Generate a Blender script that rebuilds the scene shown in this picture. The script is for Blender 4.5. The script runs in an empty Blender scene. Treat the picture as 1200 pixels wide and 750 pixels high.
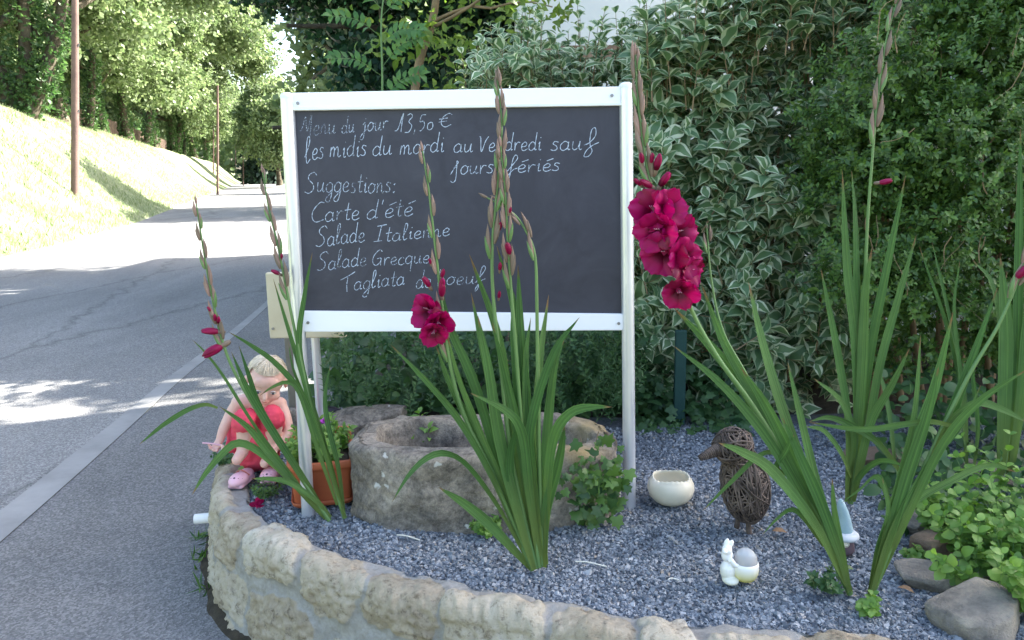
import bpy, bmesh, math, random
import numpy as np
from mathutils import Vector, Matrix, noise as mnoise

random.seed(7)
RNG = np.random.default_rng(7)
rad = math.radians
scene = bpy.context.scene
COL = scene.collection

# ------------------------------------------------------------------ camera
FPX = 933.0                      # focal length in photo pixels (photo is 1200 x 750)
CAM = Vector((0, 0, 1.6))
PITCH, ROLL = rad(10.55), rad(-0.8)
cam_d = bpy.data.cameras.new('camera')
cam_d.sensor_width = 36.0
cam_d.lens = FPX / 1200 * 36.0
cam_d.clip_start, cam_d.clip_end = 0.05, 3000
cam = bpy.data.objects.new('camera', cam_d)
CROT = Matrix.Rotation(math.pi / 2 - PITCH, 3, 'X') @ Matrix.Rotation(ROLL, 3, 'Z')
cam.matrix_world = Matrix.Translation(CAM) @ CROT.to_4x4()
COL.objects.link(cam)
scene.camera = cam

# ------------------------------------------------------------------ light
SUN_EL, SUN_AZ = rad(40), rad(24)            # azimuth of the sun measured from +X towards +Y
SDIR = Vector((math.cos(SUN_EL) * math.cos(SUN_AZ), math.cos(SUN_EL) * math.sin(SUN_AZ), math.sin(SUN_EL)))
world = bpy.data.worlds.new('World')
scene.world = world
world.use_nodes = True
wn = world.node_tree.nodes
sky = wn.new('ShaderNodeTexSky')
sky.sky_type = 'NISHITA'
sky.sun_disc = False
sky.sun_elevation = SUN_EL
sky.sun_rotation = math.pi / 2 - SUN_AZ
sky.dust_density = 3.0
sky.ozone_density = 0.6
bg = wn['Background']
bg.inputs['Strength'].default_value = 0.11
world.node_tree.links.new(sky.outputs[0], bg.inputs['Color'])
sun_d = bpy.data.lights.new('sun', 'SUN')
sun_d.energy = 5.0
sun_d.angle = rad(0.6)
sun_d.color = (1.0, 0.95, 0.86)
sun = bpy.data.objects.new('sun', sun_d)
sun.rotation_euler = SDIR.to_track_quat('Z', 'Y').to_euler()
COL.objects.link(sun)
scene.view_settings.view_transform = 'Standard'
scene.view_settings.look = 'None'
scene.view_settings.gamma = 1
scene.view_settings.exposure = 2.8
scene.render.engine = 'CYCLES'
scene.cycles.max_bounces = 6
scene.cycles.transparent_max_bounces = 12
scene.cycles.use_denoising = True

# ------------------------------------------------------------------ helpers
def ray(px, py):
    return CROT @ Vector(((px - 600) / FPX, -(py - 375) / FPX, -1))
def at_y(px, py, Y):
    r = ray(px, py); return CAM + r * (Y / r.y)
def at_z(px, py, Z):
    r = ray(px, py); return CAM + r * ((Z - CAM.z) / r.z)
def V3(a): return np.array(a, float)
def lerp(a, b, t): return a + (b - a) * t
def sstep(a, b, x):
    t = np.clip((x - a) / (b - a), 0, 1); return t * t * (3 - 2 * t)

def link(o, parent=None):
    COL.objects.link(o)
    if parent is not None: o.parent = parent
    return o
def thing(name, label, cat, loc=(0, 0, 0), rz=0, group=None):
    o = bpy.data.objects.new(name, None)
    o.empty_display_size = 0.05
    o.location = loc; o.rotation_euler = (0, 0, rz)
    return tag(link(o), label, cat, group)
def tag(o, label=None, cat=None, group=None, kind=None):
    if label: o['label'] = label
    if cat: o['category'] = cat
    if group: o['group'] = group
    if kind: o['kind'] = kind
    return o
def copy_tree(o, parent=None):
    c = o.copy(); COL.objects.link(c)
    if parent is not None: c.parent = parent
    for ch in list(o.children): copy_tree(ch, c)
    return c

class MB:
    """collects shapes as numpy arrays, then links them as ONE mesh object"""
    def __init__(s): s.V = []; s.A = []; s.F = []; s.n = 0
    def add(s, V, F, mat=0, attr=None):
        V = np.asarray(V, float).reshape(-1, 3)
        s.V.append(V)
        if attr is None: attr = np.zeros((len(V), 3))
        s.A.append(np.asarray(attr, float).reshape(-1, 3))
        if isinstance(F, np.ndarray):
            fm = mat if isinstance(mat, np.ndarray) else np.full(len(F), mat)
            s.F.append((F + s.n, fm))
        else:
            by = {}
            for f in F: by.setdefault(len(f), []).append(f)
            for k, fs in by.items():
                s.F.append((np.array(fs) + s.n, np.full(len(fs), mat)))
        s.n += len(V)
        return s
    def build(s, name, mats, parent=None, smooth=True, origin=None):
        if not isinstance(mats, (list, tuple)): mats = [mats]
        V = np.concatenate(s.V); A = np.concatenate(s.A)
        if origin is None and parent is not None:
            pm = parent
            off = np.zeros(3)
            while pm is not None:
                off = off + np.array(pm.location); pm = pm.parent
            V = V - off
        elif origin is not None:
            V = V - np.array(origin)
        me = bpy.data.meshes.new(name)
        loops = np.concatenate([f.ravel() for f, m in s.F]).astype(np.int32)
        tot = np.concatenate([np.full(len(f), f.shape[1]) for f, m in s.F]).astype(np.int32)
        mi = np.concatenate([m for f, m in s.F]).astype(np.int32)
        st = np.concatenate([[0], np.cumsum(tot)[:-1]]).astype(np.int32)
        me.vertices.add(len(V)); me.vertices.foreach_set('co', V.ravel().astype(np.float32))
        me.loops.add(len(loops)); me.loops.foreach_set('vertex_index', loops)
        me.polygons.add(len(tot)); me.polygons.foreach_set('loop_start', st)
        for m in mats: me.materials.append(m)
        me.polygons.foreach_set('material_index', mi)
        me.polygons.foreach_set('use_smooth', np.full(len(tot), smooth))
        at = me.attributes.new('lc', 'FLOAT_VECTOR', 'POINT')
        at.data.foreach_set('vector', A.ravel().astype(np.float32))
        me.update(calc_edges=True)
        me.validate()
        o = bpy.data.objects.new(name, me)
        if origin is not None: o.location = origin
        return link(o, parent)
    # shapes
    def tube(s, P, R, seg=8, mat=0, cap=True, flat=1.0, up=(0, 0, 1)):
        P = np.array([tuple(p) for p in P], float); n = len(P)
        R = np.full(n, R) if np.isscalar(R) else np.asarray(R, float)
        T = np.gradient(P, axis=0); T /= np.linalg.norm(T, axis=1)[:, None] + 1e-12
        u = np.array(up, float)
        if abs(T[0] @ u) > 0.95: u = np.array((1.0, 0, 0))
        ring = []
        N = None
        for i in range(n):
            N = u - T[i] * (u @ T[i]) if N is None else N - T[i] * (N @ T[i])
            N /= np.linalg.norm(N) + 1e-12
            B = np.cross(T[i], N)
            a = np.arange(seg) * 2 * math.pi / seg
            ring.append(P[i] + R[i] * (np.cos(a)[:, None] * B + np.sin(a)[:, None] * N * flat))
        Vv = np.concatenate(ring)
        i, j = np.meshgrid(np.arange(n - 1), np.arange(seg), indexing='ij')
        i, j = i.ravel(), j.ravel(); j2 = (j + 1) % seg
        F = np.stack([i * seg + j, i * seg + j2, (i + 1) * seg + j2, (i + 1) * seg + j], 1)
        t = np.repeat(np.linspace(0, 1, n), seg)
        attr = np.stack([np.tile(np.arange(seg) / seg, n), t, t * 0], 1)
        s.add(Vv, F, mat, attr)
        if cap:
            s.add(ring[0], [list(range(seg))[::-1]], mat, attr[:seg]); s.add(ring[-1], [list(range(seg))], mat, attr[-seg:])
        return s
    def grid(s, G, mat=0, attr=None, closed=False):
        """G: (n, m, 3) array of points"""
        n, m = G.shape[:2]
        i, j = np.meshgrid(np.arange(n - 1), np.arange(m if closed else m - 1), indexing='ij')
        i, j = i.ravel(), j.ravel(); j2 = (j + 1) % m
        F = np.stack([i * m + j, i * m + j2, (i + 1) * m + j2, (i + 1) * m + j], 1)
        s.add(G.reshape(-1, 3), F, mat, attr)
        return s
    def lathe(s, prof, seg=32, loc=(0, 0, 0), M=None, mat=0):
        a = np.arange(seg) * 2 * math.pi / seg
        G = np.array([[(r * math.cos(x), r * math.sin(x), z) for x in a] for r, z in prof])
        if M is not None: G = G @ np.array(M.to_3x3()).T
        return s.grid(G + V3(loc), mat, closed=True)
    def box(s, c, size, bev=0.0, M=None, mat=0, seg=2):
        bm = bmesh.new(); bmesh.ops.create_cube(bm, size=1)
        for v in bm.verts: v.co = Vector((v.co.x * size[0], v.co.y * size[1], v.co.z * size[2]))
        if bev > 0: bmesh.ops.bevel(bm, geom=bm.edges[:], offset=bev, segments=seg, affect='EDGES', profile=0.5)
        return s.bm(bm, c, M, mat)
    def bm(s, bm, c=(0, 0, 0), M=None, mat=0):
        bm.verts.index_update()
        V = [(M @ v.co if M is not None else v.co) + Vector(c) for v in bm.verts]
        F = [[v.index for v in f.verts] for f in bm.faces]
        bm.free()
        return s.add(np.array([tuple(v) for v in V]), F, mat)
    def ball(s, c, r, M=None, seg=16, rings=10, mat=0):
        r = (r, r, r) if np.isscalar(r) else r
        bm = bmesh.new(); bmesh.ops.create_uvsphere(bm, u_segments=seg, v_segments=rings, radius=1)
        for v in bm.verts: v.co = Vector((v.co.x * r[0], v.co.y * r[1], v.co.z * r[2]))
        return s.bm(bm, c, M, mat)
    def stamp(s, T, pos, yd, nd, sc):
        """T = (verts, [(faces, mat), ...], attr); instances merged into this mesh"""
        TV, TF, TA = T
        N = len(pos); k = len(TV)
        yd = yd / (np.linalg.norm(yd, axis=1)[:, None] + 1e-12)
        nd = nd - yd * np.sum(nd * yd, 1)[:, None]
        nd = nd / (np.linalg.norm(nd, axis=1)[:, None] + 1e-12)
        xd = np.cross(yd, nd)
        sc = np.asarray(sc, float)
        if sc.ndim == 1: sc = np.stack([sc, sc, sc], 1)
        Vv = (pos[:, None, :] + TV[None, :, 0:1] * (xd * sc[:, 0:1])[:, None, :]
              + TV[None, :, 1:2] * (yd * sc[:, 1:2])[:, None, :] + TV[None, :, 2:3] * (nd * sc[:, 2:3])[:, None, :])
        off = (np.arange(N) * k)[:, None, None]
        s.V.append(Vv.reshape(-1, 3)); s.A.append(np.tile(TA, (N, 1)))
        for F, m in TF:
            s.F.append(((F[None] + off).reshape(-1, F.shape[1]) + s.n, np.full(N * len(F), m)))
        s.n += N * k
        return s

def spline(P, n):
    """Catmull-Rom through the points P, n samples"""
    P = np.array([tuple(p) for p in P], float)
    if len(P) == 2: return P[0] + (P[1] - P[0]) * np.linspace(0, 1, n)[:, None]
    L = np.concatenate([[0], np.cumsum(np.linalg.norm(np.diff(P, axis=0), axis=1) ** 0.5 + 1e-9)])
    Q = np.vstack([2 * P[0] - P[1], P, 2 * P[-1] - P[-2]])
    out = []
    for t in np.linspace(0, L[-1] - 1e-9, n):
        i = int(np.searchsorted(L, t, side='right')) - 1
        i = min(max(i, 0), len(P) - 2)
        x = (t - L[i]) / (L[i + 1] - L[i])
        p0, p1, p2, p3 = Q[i], Q[i + 1], Q[i + 2], Q[i + 3]
        out.append(0.5 * (2 * p1 + (p2 - p0) * x + (2 * p0 - 5 * p1 + 4 * p2 - p3) * x * x + (3 * p1 - p0 - 3 * p2 + p3) * x ** 3))
    return np.array(out)

def fbm(P, sc=1.0, oct=4, off=(0, 0, 0)):
    """numpy value-noise fbm, roughly -1..1"""
    P = np.asarray(P, float) * sc + np.array(off)
    out = np.zeros(len(P)); amp = 1.0; tot = 0
    for o in range(oct):
        I = np.floor(P).astype(np.int64); f = P - I; f = f * f * (3 - 2 * f)
        r = np.zeros(len(P))
        for dx in (0, 1):
            for dy in (0, 1):
                for dz in (0, 1):
                    h = ((I[:, 0] + dx) * 374761393 + (I[:, 1] + dy) * 668265263 + (I[:, 2] + dz) * 2147483647 + o * 974711) & 0x7fffffff
                    h = ((h ^ (h >> 13)) * 1274126177) & 0x7fffffff
                    h = (h ^ (h >> 16)) & 0xffff
                    w = (f[:, 0] if dx else 1 - f[:, 0]) * (f[:, 1] if dy else 1 - f[:, 1]) * (f[:, 2] if dz else 1 - f[:, 2])
                    r += w * (h / 32767.5 - 1)
        out += r * amp; tot += amp; amp *= 0.5; P = P * 2.03 + 17.3
    return out / tot

def rnd_unit(n):
    v = RNG.normal(size=(n, 3)); return v / np.linalg.norm(v, axis=1)[:, None]

# ------------------------------------------------------------------ materials
MAT = {}
def mat(name, col, rough=0.6, metal=0.0, spec=0.5):
    m = bpy.data.materials.new(name); m.use_nodes = True
    b = m.node_tree.nodes['Principled BSDF']
    b.inputs['Base Color'].default_value = (*col, 1)
    b.inputs['Roughness'].default_value = rough
    b.inputs['Metallic'].default_value = metal
    b.inputs['Specular IOR Level'].default_value = spec
    MAT[name] = m
    return m
def nodes(m): return m.node_tree.nodes, m.node_tree.links, m.node_tree.nodes['Principled BSDF']
def N(m, t, **kw):
    n = m.node_tree.nodes.new(t)
    for k, v in kw.items():
        if k in n.inputs: n.inputs[k].default_value = v
        else: setattr(n, k, v)
    return n
def ramp(m, stops):
    r = m.node_tree.nodes.new('ShaderNodeValToRGB')
    e = r.color_ramp.elements
    while len(e) < len(stops): e.new(0.5)
    for el, (p, c) in zip(e, stops):
        el.position = p; el.color = (*c, 1) if len(c) == 3 else c
    return r
def noise_mat(name, stops, scale=8, detail=6, rough=0.8, bump=0.3, bscale=None, bdist=0.01, spec=0.3, distort=0.0, island=0.0, metal=0.0):
    """colour ramp over object-space noise, with a finer bump"""
    m = mat(name, stops[0][1], rough, metal, spec)
    n, l, b = nodes(m)
    tc = N(m, 'ShaderNodeTexCoord')
    nz = N(m, 'ShaderNodeTexNoise', Scale=scale, Detail=detail, Roughness=0.65, Distortion=distort)
    l.new(tc.outputs['Object'], nz.inputs['Vector'])
    r = ramp(m, stops); l.new(nz.outputs['Fac'], r.inputs['Fac'])
    out = r.outputs['Color']
    if island > 0:
        g = N(m, 'ShaderNodeNewGeometry')
        mp = N(m, 'ShaderNodeMapRange'); mp.inputs['To Min'].default_value = 1 - island; mp.inputs['To Max'].default_value = 1 + island
        l.new(g.outputs['Random Per Island'], mp.inputs['Value'])
        hs = N(m, 'ShaderNodeHueSaturation'); l.new(mp.outputs[0], hs.inputs['Value']); l.new(out, hs.inputs['Color'])
        out = hs.outputs['Color']
    l.new(out, b.inputs['Base Color'])
    if bump > 0:
        n2 = N(m, 'ShaderNodeTexNoise', Scale=bscale or scale * 6, Detail=5, Roughness=0.7)
        l.new(tc.outputs['Object'], n2.inputs['Vector'])
        bp = N(m, 'ShaderNodeBump', Strength=bump, Distance=bdist)
        l.new(n2.outputs['Fac'], bp.inputs['Height']); l.new(bp.outputs[0], b.inputs['Normal'])
    return m
def leaf_mat(name, c1, c2, rough=0.45, trans=0.35, spec=0.4, tcol=None, vein=0.0):
    """per-leaf colour between c1 and c2, part of the light passing through"""
    m = mat(name, c1, rough, 0, spec)
    n, l, b = nodes(m)
    g = N(m, 'ShaderNodeNewGeometry')
    r = ramp(m, [(0, c1), (1, c2)])
    l.new(g.outputs['Random Per Island'], r.inputs['Fac'])
    tc = N(m, 'ShaderNodeTexCoord')
    nz = N(m, 'ShaderNodeTexNoise', Scale=9.0, Detail=3)
    l.new(tc.outputs['Object'], nz.inputs['Vector'])
    mp = N(m, 'ShaderNodeMapRange'); mp.inputs['To Min'].default_value = 0.72; mp.inputs['To Max'].default_value = 1.28
    l.new(nz.outputs['Fac'], mp.inputs['Value'])
    hs = N(m, 'ShaderNodeHueSaturation'); l.new(mp.outputs[0], hs.inputs['Value']); l.new(r.outputs['Color'], hs.inputs['Color'])
    colr = hs.outputs['Color']
    if vein > 0:
        at = N(m, 'ShaderNodeAttribute', attribute_name='lc')
        sx = N(m, 'ShaderNodeSeparateXYZ'); l.new(at.outputs['Vector'], sx.inputs[0])
        w = N(m, 'ShaderNodeMath', operation='MULTIPLY'); w.inputs[1].default_value = 60; l.new(sx.outputs[0], w.inputs[0])
        sn = N(m, 'ShaderNodeMath', operation='SINE'); l.new(w.outputs[0], sn.inputs[0])
        bp = N(m, 'ShaderNodeBump', Strength=vein, Distance=0.001)
        l.new(sn.outputs[0], bp.inputs['Height']); l.new(bp.outputs[0], b.inputs['Normal'])
        st_ = N(m, 'ShaderNodeTexNoise', Scale=1.0, Detail=2); cb = N(m, 'ShaderNodeCombineXYZ')
        mA = N(m, 'ShaderNodeMath', operation='MULTIPLY'); mA.inputs[1].default_value = 9.0; l.new(sx.outputs[0], mA.inputs[0])
        l.new(mA.outputs[0], cb.inputs[0]); l.new(g.outputs['Random Per Island'], cb.inputs[1]); l.new(sx.outputs[1], cb.inputs[2]); l.new(cb.outputs[0], st_.inputs['Vector'])
        sr = ramp(m, [(0.30, (.62, .66, .60)), (0.5, (1, 1, 1)), (0.70, (1.5, 1.4, 1.25))]); l.new(st_.outputs['Fac'], sr.inputs['Fac'])
        sm = N(m, 'ShaderNodeMix', data_type='RGBA', blend_type='MULTIPLY'); sm.inputs[0].default_value = 1; l.new(colr, sm.inputs[6]); l.new(sr.outputs['Color'], sm.inputs[7]); colr = sm.outputs[2]
        # dry brown tip on the older leaves
        tp = N(m, 'ShaderNodeMath', operation='MULTIPLY_ADD'); tp.inputs[1].default_value = .045; l.new(g.outputs['Random Per Island'], tp.inputs[0]); l.new(sx.outputs[1], tp.inputs[2])
        tr_ = ramp(m, [(1.0 - .035, (0, 0, 0)), (1.0, (1, 1, 1))]); l.new(tp.outputs[0], tr_.inputs['Fac'])
        tm_ = N(m, 'ShaderNodeMix', data_type='RGBA'); tm_.inputs[7].default_value = (.20, .13, .06, 1); l.new(tr_.outputs['Color'], tm_.inputs[0]); l.new(colr, tm_.inputs[6]); colr = tm_.outputs[2]
        # pale towards the base of a blade (attribute y = 0), slightly browned tip
        fr = ramp(m, [(0.0, (1, 1, 1)), (0.12, (0.75, 0.75, 0.75)), (0.4, (0, 0, 0))]); l.new(sx.outputs[1], fr.inputs['Fac'])
        mx = N(m, 'ShaderNodeMix', data_type='RGBA')
        l.new(fr.outputs['Color'], mx.inputs[0]); l.new(colr, mx.inputs[6]); mx.inputs[7].default_value = (0.15, 0.21, 0.055, 1)
        colr = mx.outputs[2]
    l.new(colr, b.inputs['Base Color'])
    if trans > 0:
        tr = N(m, 'ShaderNodeBsdfTranslucent')
        h2 = N(m, 'ShaderNodeHueSaturation', Saturation=1.15, Value=1.5); l.new(colr, h2.inputs['Color']); l.new(h2.outputs['Color'], tr.inputs['Color'])
        mx2 = N(m, 'ShaderNodeMixShader'); mx2.inputs[0].default_value = trans
        l.new(b.outputs[0], mx2.inputs[1]); l.new(tr.outputs[0], mx2.inputs[2])
        l.new(mx2.outputs[0], n['Material Output'].inputs['Surface'])
    return m

mat('white_alu', (0.80, 0.81, 0.84), 0.35, 0.0, 0.5)
noise_mat('brushed_alu', [(0.3, (0.62, 0.64, 0.68)), (0.7, (0.74, 0.76, 0.80))], 3, 3, 0.32, 0.05, 300, 0.001, 0.5, metal=0.55)
noise_mat('slate_panel', [(0.28, (0.022, 0.023, 0.036)), (0.5, (0.031, 0.032, 0.048)), (0.62, (0.036, 0.037, 0.054)), (0.8, (0.058, 0.060, 0.077))], 3.2, 10, 0.5, 0.05, 250, 0.001, 0.45, distort=3.0)
mat('screw_steel', (0.25, 0.25, 0.27), 0.4, 0.8)
noise_mat('beige_metal', [(0.3, (0.50, 0.44, 0.30)), (0.7, (0.60, 0.54, 0.39))], 4, 5, 0.5, 0.1, 80, 0.002)
noise_mat('grey_wood', [(0.3, (0.12, 0.11, 0.09)), (0.7, (0.22, 0.20, 0.16))], 6, 6, 0.9, 0.5, 60, 0.004)
noise_mat('terracotta', [(0.3, (0.36, 0.085, 0.035)), (0.7, (0.46, 0.13, 0.055))], 7, 5, 0.55, 0.1, 90, 0.002)
noise_mat('soil', [(0.3, (0.03, 0.025, 0.018)), (0.7, (0.075, 0.062, 0.045))], 20, 6, 1.0, 0.8, 90, 0.02)
noise_mat('wicker', [(0.3, (0.05, 0.038, 0.034)), (0.7, (0.15, 0.115, 0.095))], 14, 5, 0.75, 0.3, 120, 0.002, island=0.5)
noise_mat('wicker_core', [(0.3, (0.015, 0.011, 0.009)), (0.7, (0.03, 0.022, 0.018))], 20, 4, 0.9, 0.5, 90, 0.004)
noise_mat('cream_ceramic', [(0.3, (0.66, 0.61, 0.47)), (0.7, (0.75, 0.70, 0.57))], 5, 5, 0.4, 0.12, 120, 0.001, 0.5)
mat('twig_dark', (0.05, 0.035, 0.025), 0.9)
noise_mat('bark', [(0.3, (0.045, 0.035, 0.025)), (0.55, (0.10, 0.085, 0.06)), (0.75, (0.15, 0.13, 0.09))], 3, 8, 0.95, 1.0, 18, 0.05)
noise_mat('tan_twig', [(0.3, (0.16, 0.11, 0.06)), (0.7, (0.28, 0.20, 0.11))], 12, 5, 0.85, 0.4, 80, 0.003)
noise_mat('pole_wood', [(0.3, (0.10, 0.065, 0.060)), (0.7, (0.18, 0.12, 0.10))], 2, 6, 0.9, 0.4, 20, 0.02)
noise_mat('plaster', [(0.3, (0.74, 0.74, 0.73)), (0.7, (0.80, 0.80, 0.79))], 0.8, 6, 0.9, 0.2, 30, 0.004)
noise_mat('roof_tile', [(0.3, (0.20, 0.09, 0.06)), (0.7, (0.32, 0.15, 0.10))], 3, 5, 0.9, 0.6, 20, 0.03)
noise_mat('brown_timber', [(0.3, (0.20, 0.13, 0.09)), (0.7, (0.30, 0.21, 0.15))], 6, 5, 0.8, 0.3, 40, 0.004)
noise_mat('fence_brown', [(0.3, (0.045, 0.03, 0.022)), (0.7, (0.10, 0.07, 0.048))], 1.5, 6, 0.9, 0.4, 20, 0.02)
mat('window_glass', (0.05, 0.06, 0.07), 0.1, 0, 0.6)
noise_mat('teal_post', [(0.3, (0.012, 0.045, 0.040)), (0.7, (0.02, 0.065, 0.055))], 10, 4, 0.6, 0.1)
noise_mat('white_plastic', [(0.3, (0.62, 0.62, 0.60)), (0.7, (0.74, 0.74, 0.72))], 10, 4, 0.45, 0.05)
mat('straw', (0.62, 0.60, 0.52), 0.7)
noise_mat('dark_rock', [(0.3, (0.022, 0.019, 0.026)), (0.7, (0.06, 0.05, 0.065))], 9, 6, 0.8, 0.8, 50, 0.01)
# ------------------------------------------------------------------ ground materials
def asphalt_mat(name, c_lo, c_hi, streak):
    m = mat(name, c_lo, 0.9, 0, 0.25)
    n, l, b = nodes(m)
    tc = N(m, 'ShaderNodeTexCoord')
    big = N(m, 'ShaderNodeTexNoise', Scale=0.55, Detail=9, Roughness=0.62, Distortion=0.6)
    mp = N(m, 'ShaderNodeMapping'); mp.inputs['Rotation'].default_value = (0, 0, rad(-12)); mp.inputs['Scale'].default_value = (1.0, streak, 1)
    l.new(tc.outputs['Object'], mp.inputs['Vector']); l.new(mp.outputs[0], big.inputs['Vector'])
    r = ramp(m, [(0.3, c_lo), (0.7, c_hi)]); l.new(big.outputs['Fac'], r.inputs['Fac'])
    vo = N(m, 'ShaderNodeTexVoronoi', Scale=125.0); l.new(tc.outputs['Object'], vo.inputs['Vector'])
    gr = N(m, 'ShaderNodeRGBToBW'); l.new(vo.outputs['Color'], gr.inputs[0])
    g2 = ramp(m, [(0.15, (0.66, 0.66, 0.66)), (0.55, (0.97, 0.97, 0.97)), (0.85, (1.42, 1.41, 1.38))]); l.new(gr.outputs[0], g2.inputs['Fac'])
    mx = N(m, 'ShaderNodeMix', data_type='RGBA', blend_type='MULTIPLY'); mx.inputs[0].default_value = 1
    l.new(r.outputs['Color'], mx.inputs[6]); l.new(g2.outputs['Color'], mx.inputs[7])
    # repair seams and cracks
    vc = N(m, 'ShaderNodeTexVoronoi', Scale=0.5, feature='DISTANCE_TO_EDGE')
    wn_ = N(m, 'ShaderNodeTexNoise', Scale=3.0, Detail=6)
    l.new(tc.outputs['Object'], wn_.inputs['Vector'])
    va = N(m, 'ShaderNodeVectorMath', operation='MULTIPLY_ADD'); va.inputs[1].default_value = (0.35, 0.35, 0.35)
    l.new(wn_.outputs['Color'], va.inputs[0]); l.new(mp.outputs[0], va.inputs[2]); l.new(va.outputs[0], vc.inputs['Vector'])
    cr = ramp(m, [(0.0, (0.45, 0.45, 0.46)), (0.012, (0.8, 0.8, 0.8)), (0.03, (1, 1, 1))]); l.new(vc.outputs['Distance'], cr.inputs['Fac'])
    m2 = N(m, 'ShaderNodeMix', data_type='RGBA', blend_type='MULTIPLY'); m2.inputs[0].default_value = 0.6 if streak < .5 else 0.12
    l.new(mx.outputs[2], m2.inputs[6]); l.new(cr.outputs['Color'], m2.inputs[7])
    l.new(m2.outputs[2], b.inputs['Base Color'])
    bp = N(m, 'ShaderNodeBump', Strength=0.8, Distance=0.006); l.new(vo.outputs['Distance'], bp.inputs['Height']); l.new(bp.outputs[0], b.inputs['Normal'])
asphalt_mat('asphalt', (0.150, 0.150, 0.152), (0.25, 0.248, 0.245), 0.25)
asphalt_mat('pavement_asphalt', (0.135, 0.135, 0.136), (0.205, 0.204, 0.202), 0.8)
noise_mat('gutter_slab', [(0.3, (0.20, 0.20, 0.196)), (0.7, (0.30, 0.296, 0.288))], 2.5, 8, 0.9, 0.4, 120, 0.003)
noise_mat('meadow', [(0.25, (0.10, 0.155, 0.055)), (0.5, (0.21, 0.255, 0.13)), (0.75, (0.35, 0.36, 0.26))], 0.9, 10, 1.0, 1.0, 9, 0.15)
noise_mat('earth', [(0.3, (0.05, 0.05, 0.025)), (0.7, (0.09, 0.09, 0.04))], 0.5, 8, 1.0, 0.6, 8, 0.05)
noise_mat('gravel_bed', [(0.3, (0.07, 0.08, 0.09)), (0.7, (0.16, 0.17, 0.185))], 60, 4, 1.0, 1.0, 150, 0.01)
def chip_mat():
    m = mat('gravel_chip', (0.2, 0.2, 0.22), 0.85, 0, 0.3)
    n, l, b = nodes(m)
    g = N(m, 'ShaderNodeNewGeometry')
    r = ramp(m, [(0, (0.070, 0.083, 0.100)), (0.4, (0.155, 0.176, 0.200)), (0.8, (0.25, 0.273, 0.295)), (0.93, (0.38, 0.39, 0.40)), (1, (0.26, 0.23, 0.19))])
    l.new(g.outputs['Random Per Island'], r.inputs['Fac'])
    tc = N(m, 'ShaderNodeTexCoord'); nz = N(m, 'ShaderNodeTexNoise', Scale=4, Detail=4); l.new(tc.outputs['Object'], nz.inputs['Vector'])
    mp = N(m, 'ShaderNodeMapRange'); mp.inputs['To Min'].default_value = 0.65; mp.inputs['To Max'].default_value = 1.35; l.new(nz.outputs['Fac'], mp.inputs['Value'])
    hs = N(m, 'ShaderNodeHueSaturation'); l.new(r.outputs['Color'], hs.inputs['Color']); l.new(mp.outputs[0], hs.inputs['Value'])
    l.new(hs.outputs['Color'], b.inputs['Base Color'])
chip_mat()
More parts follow.
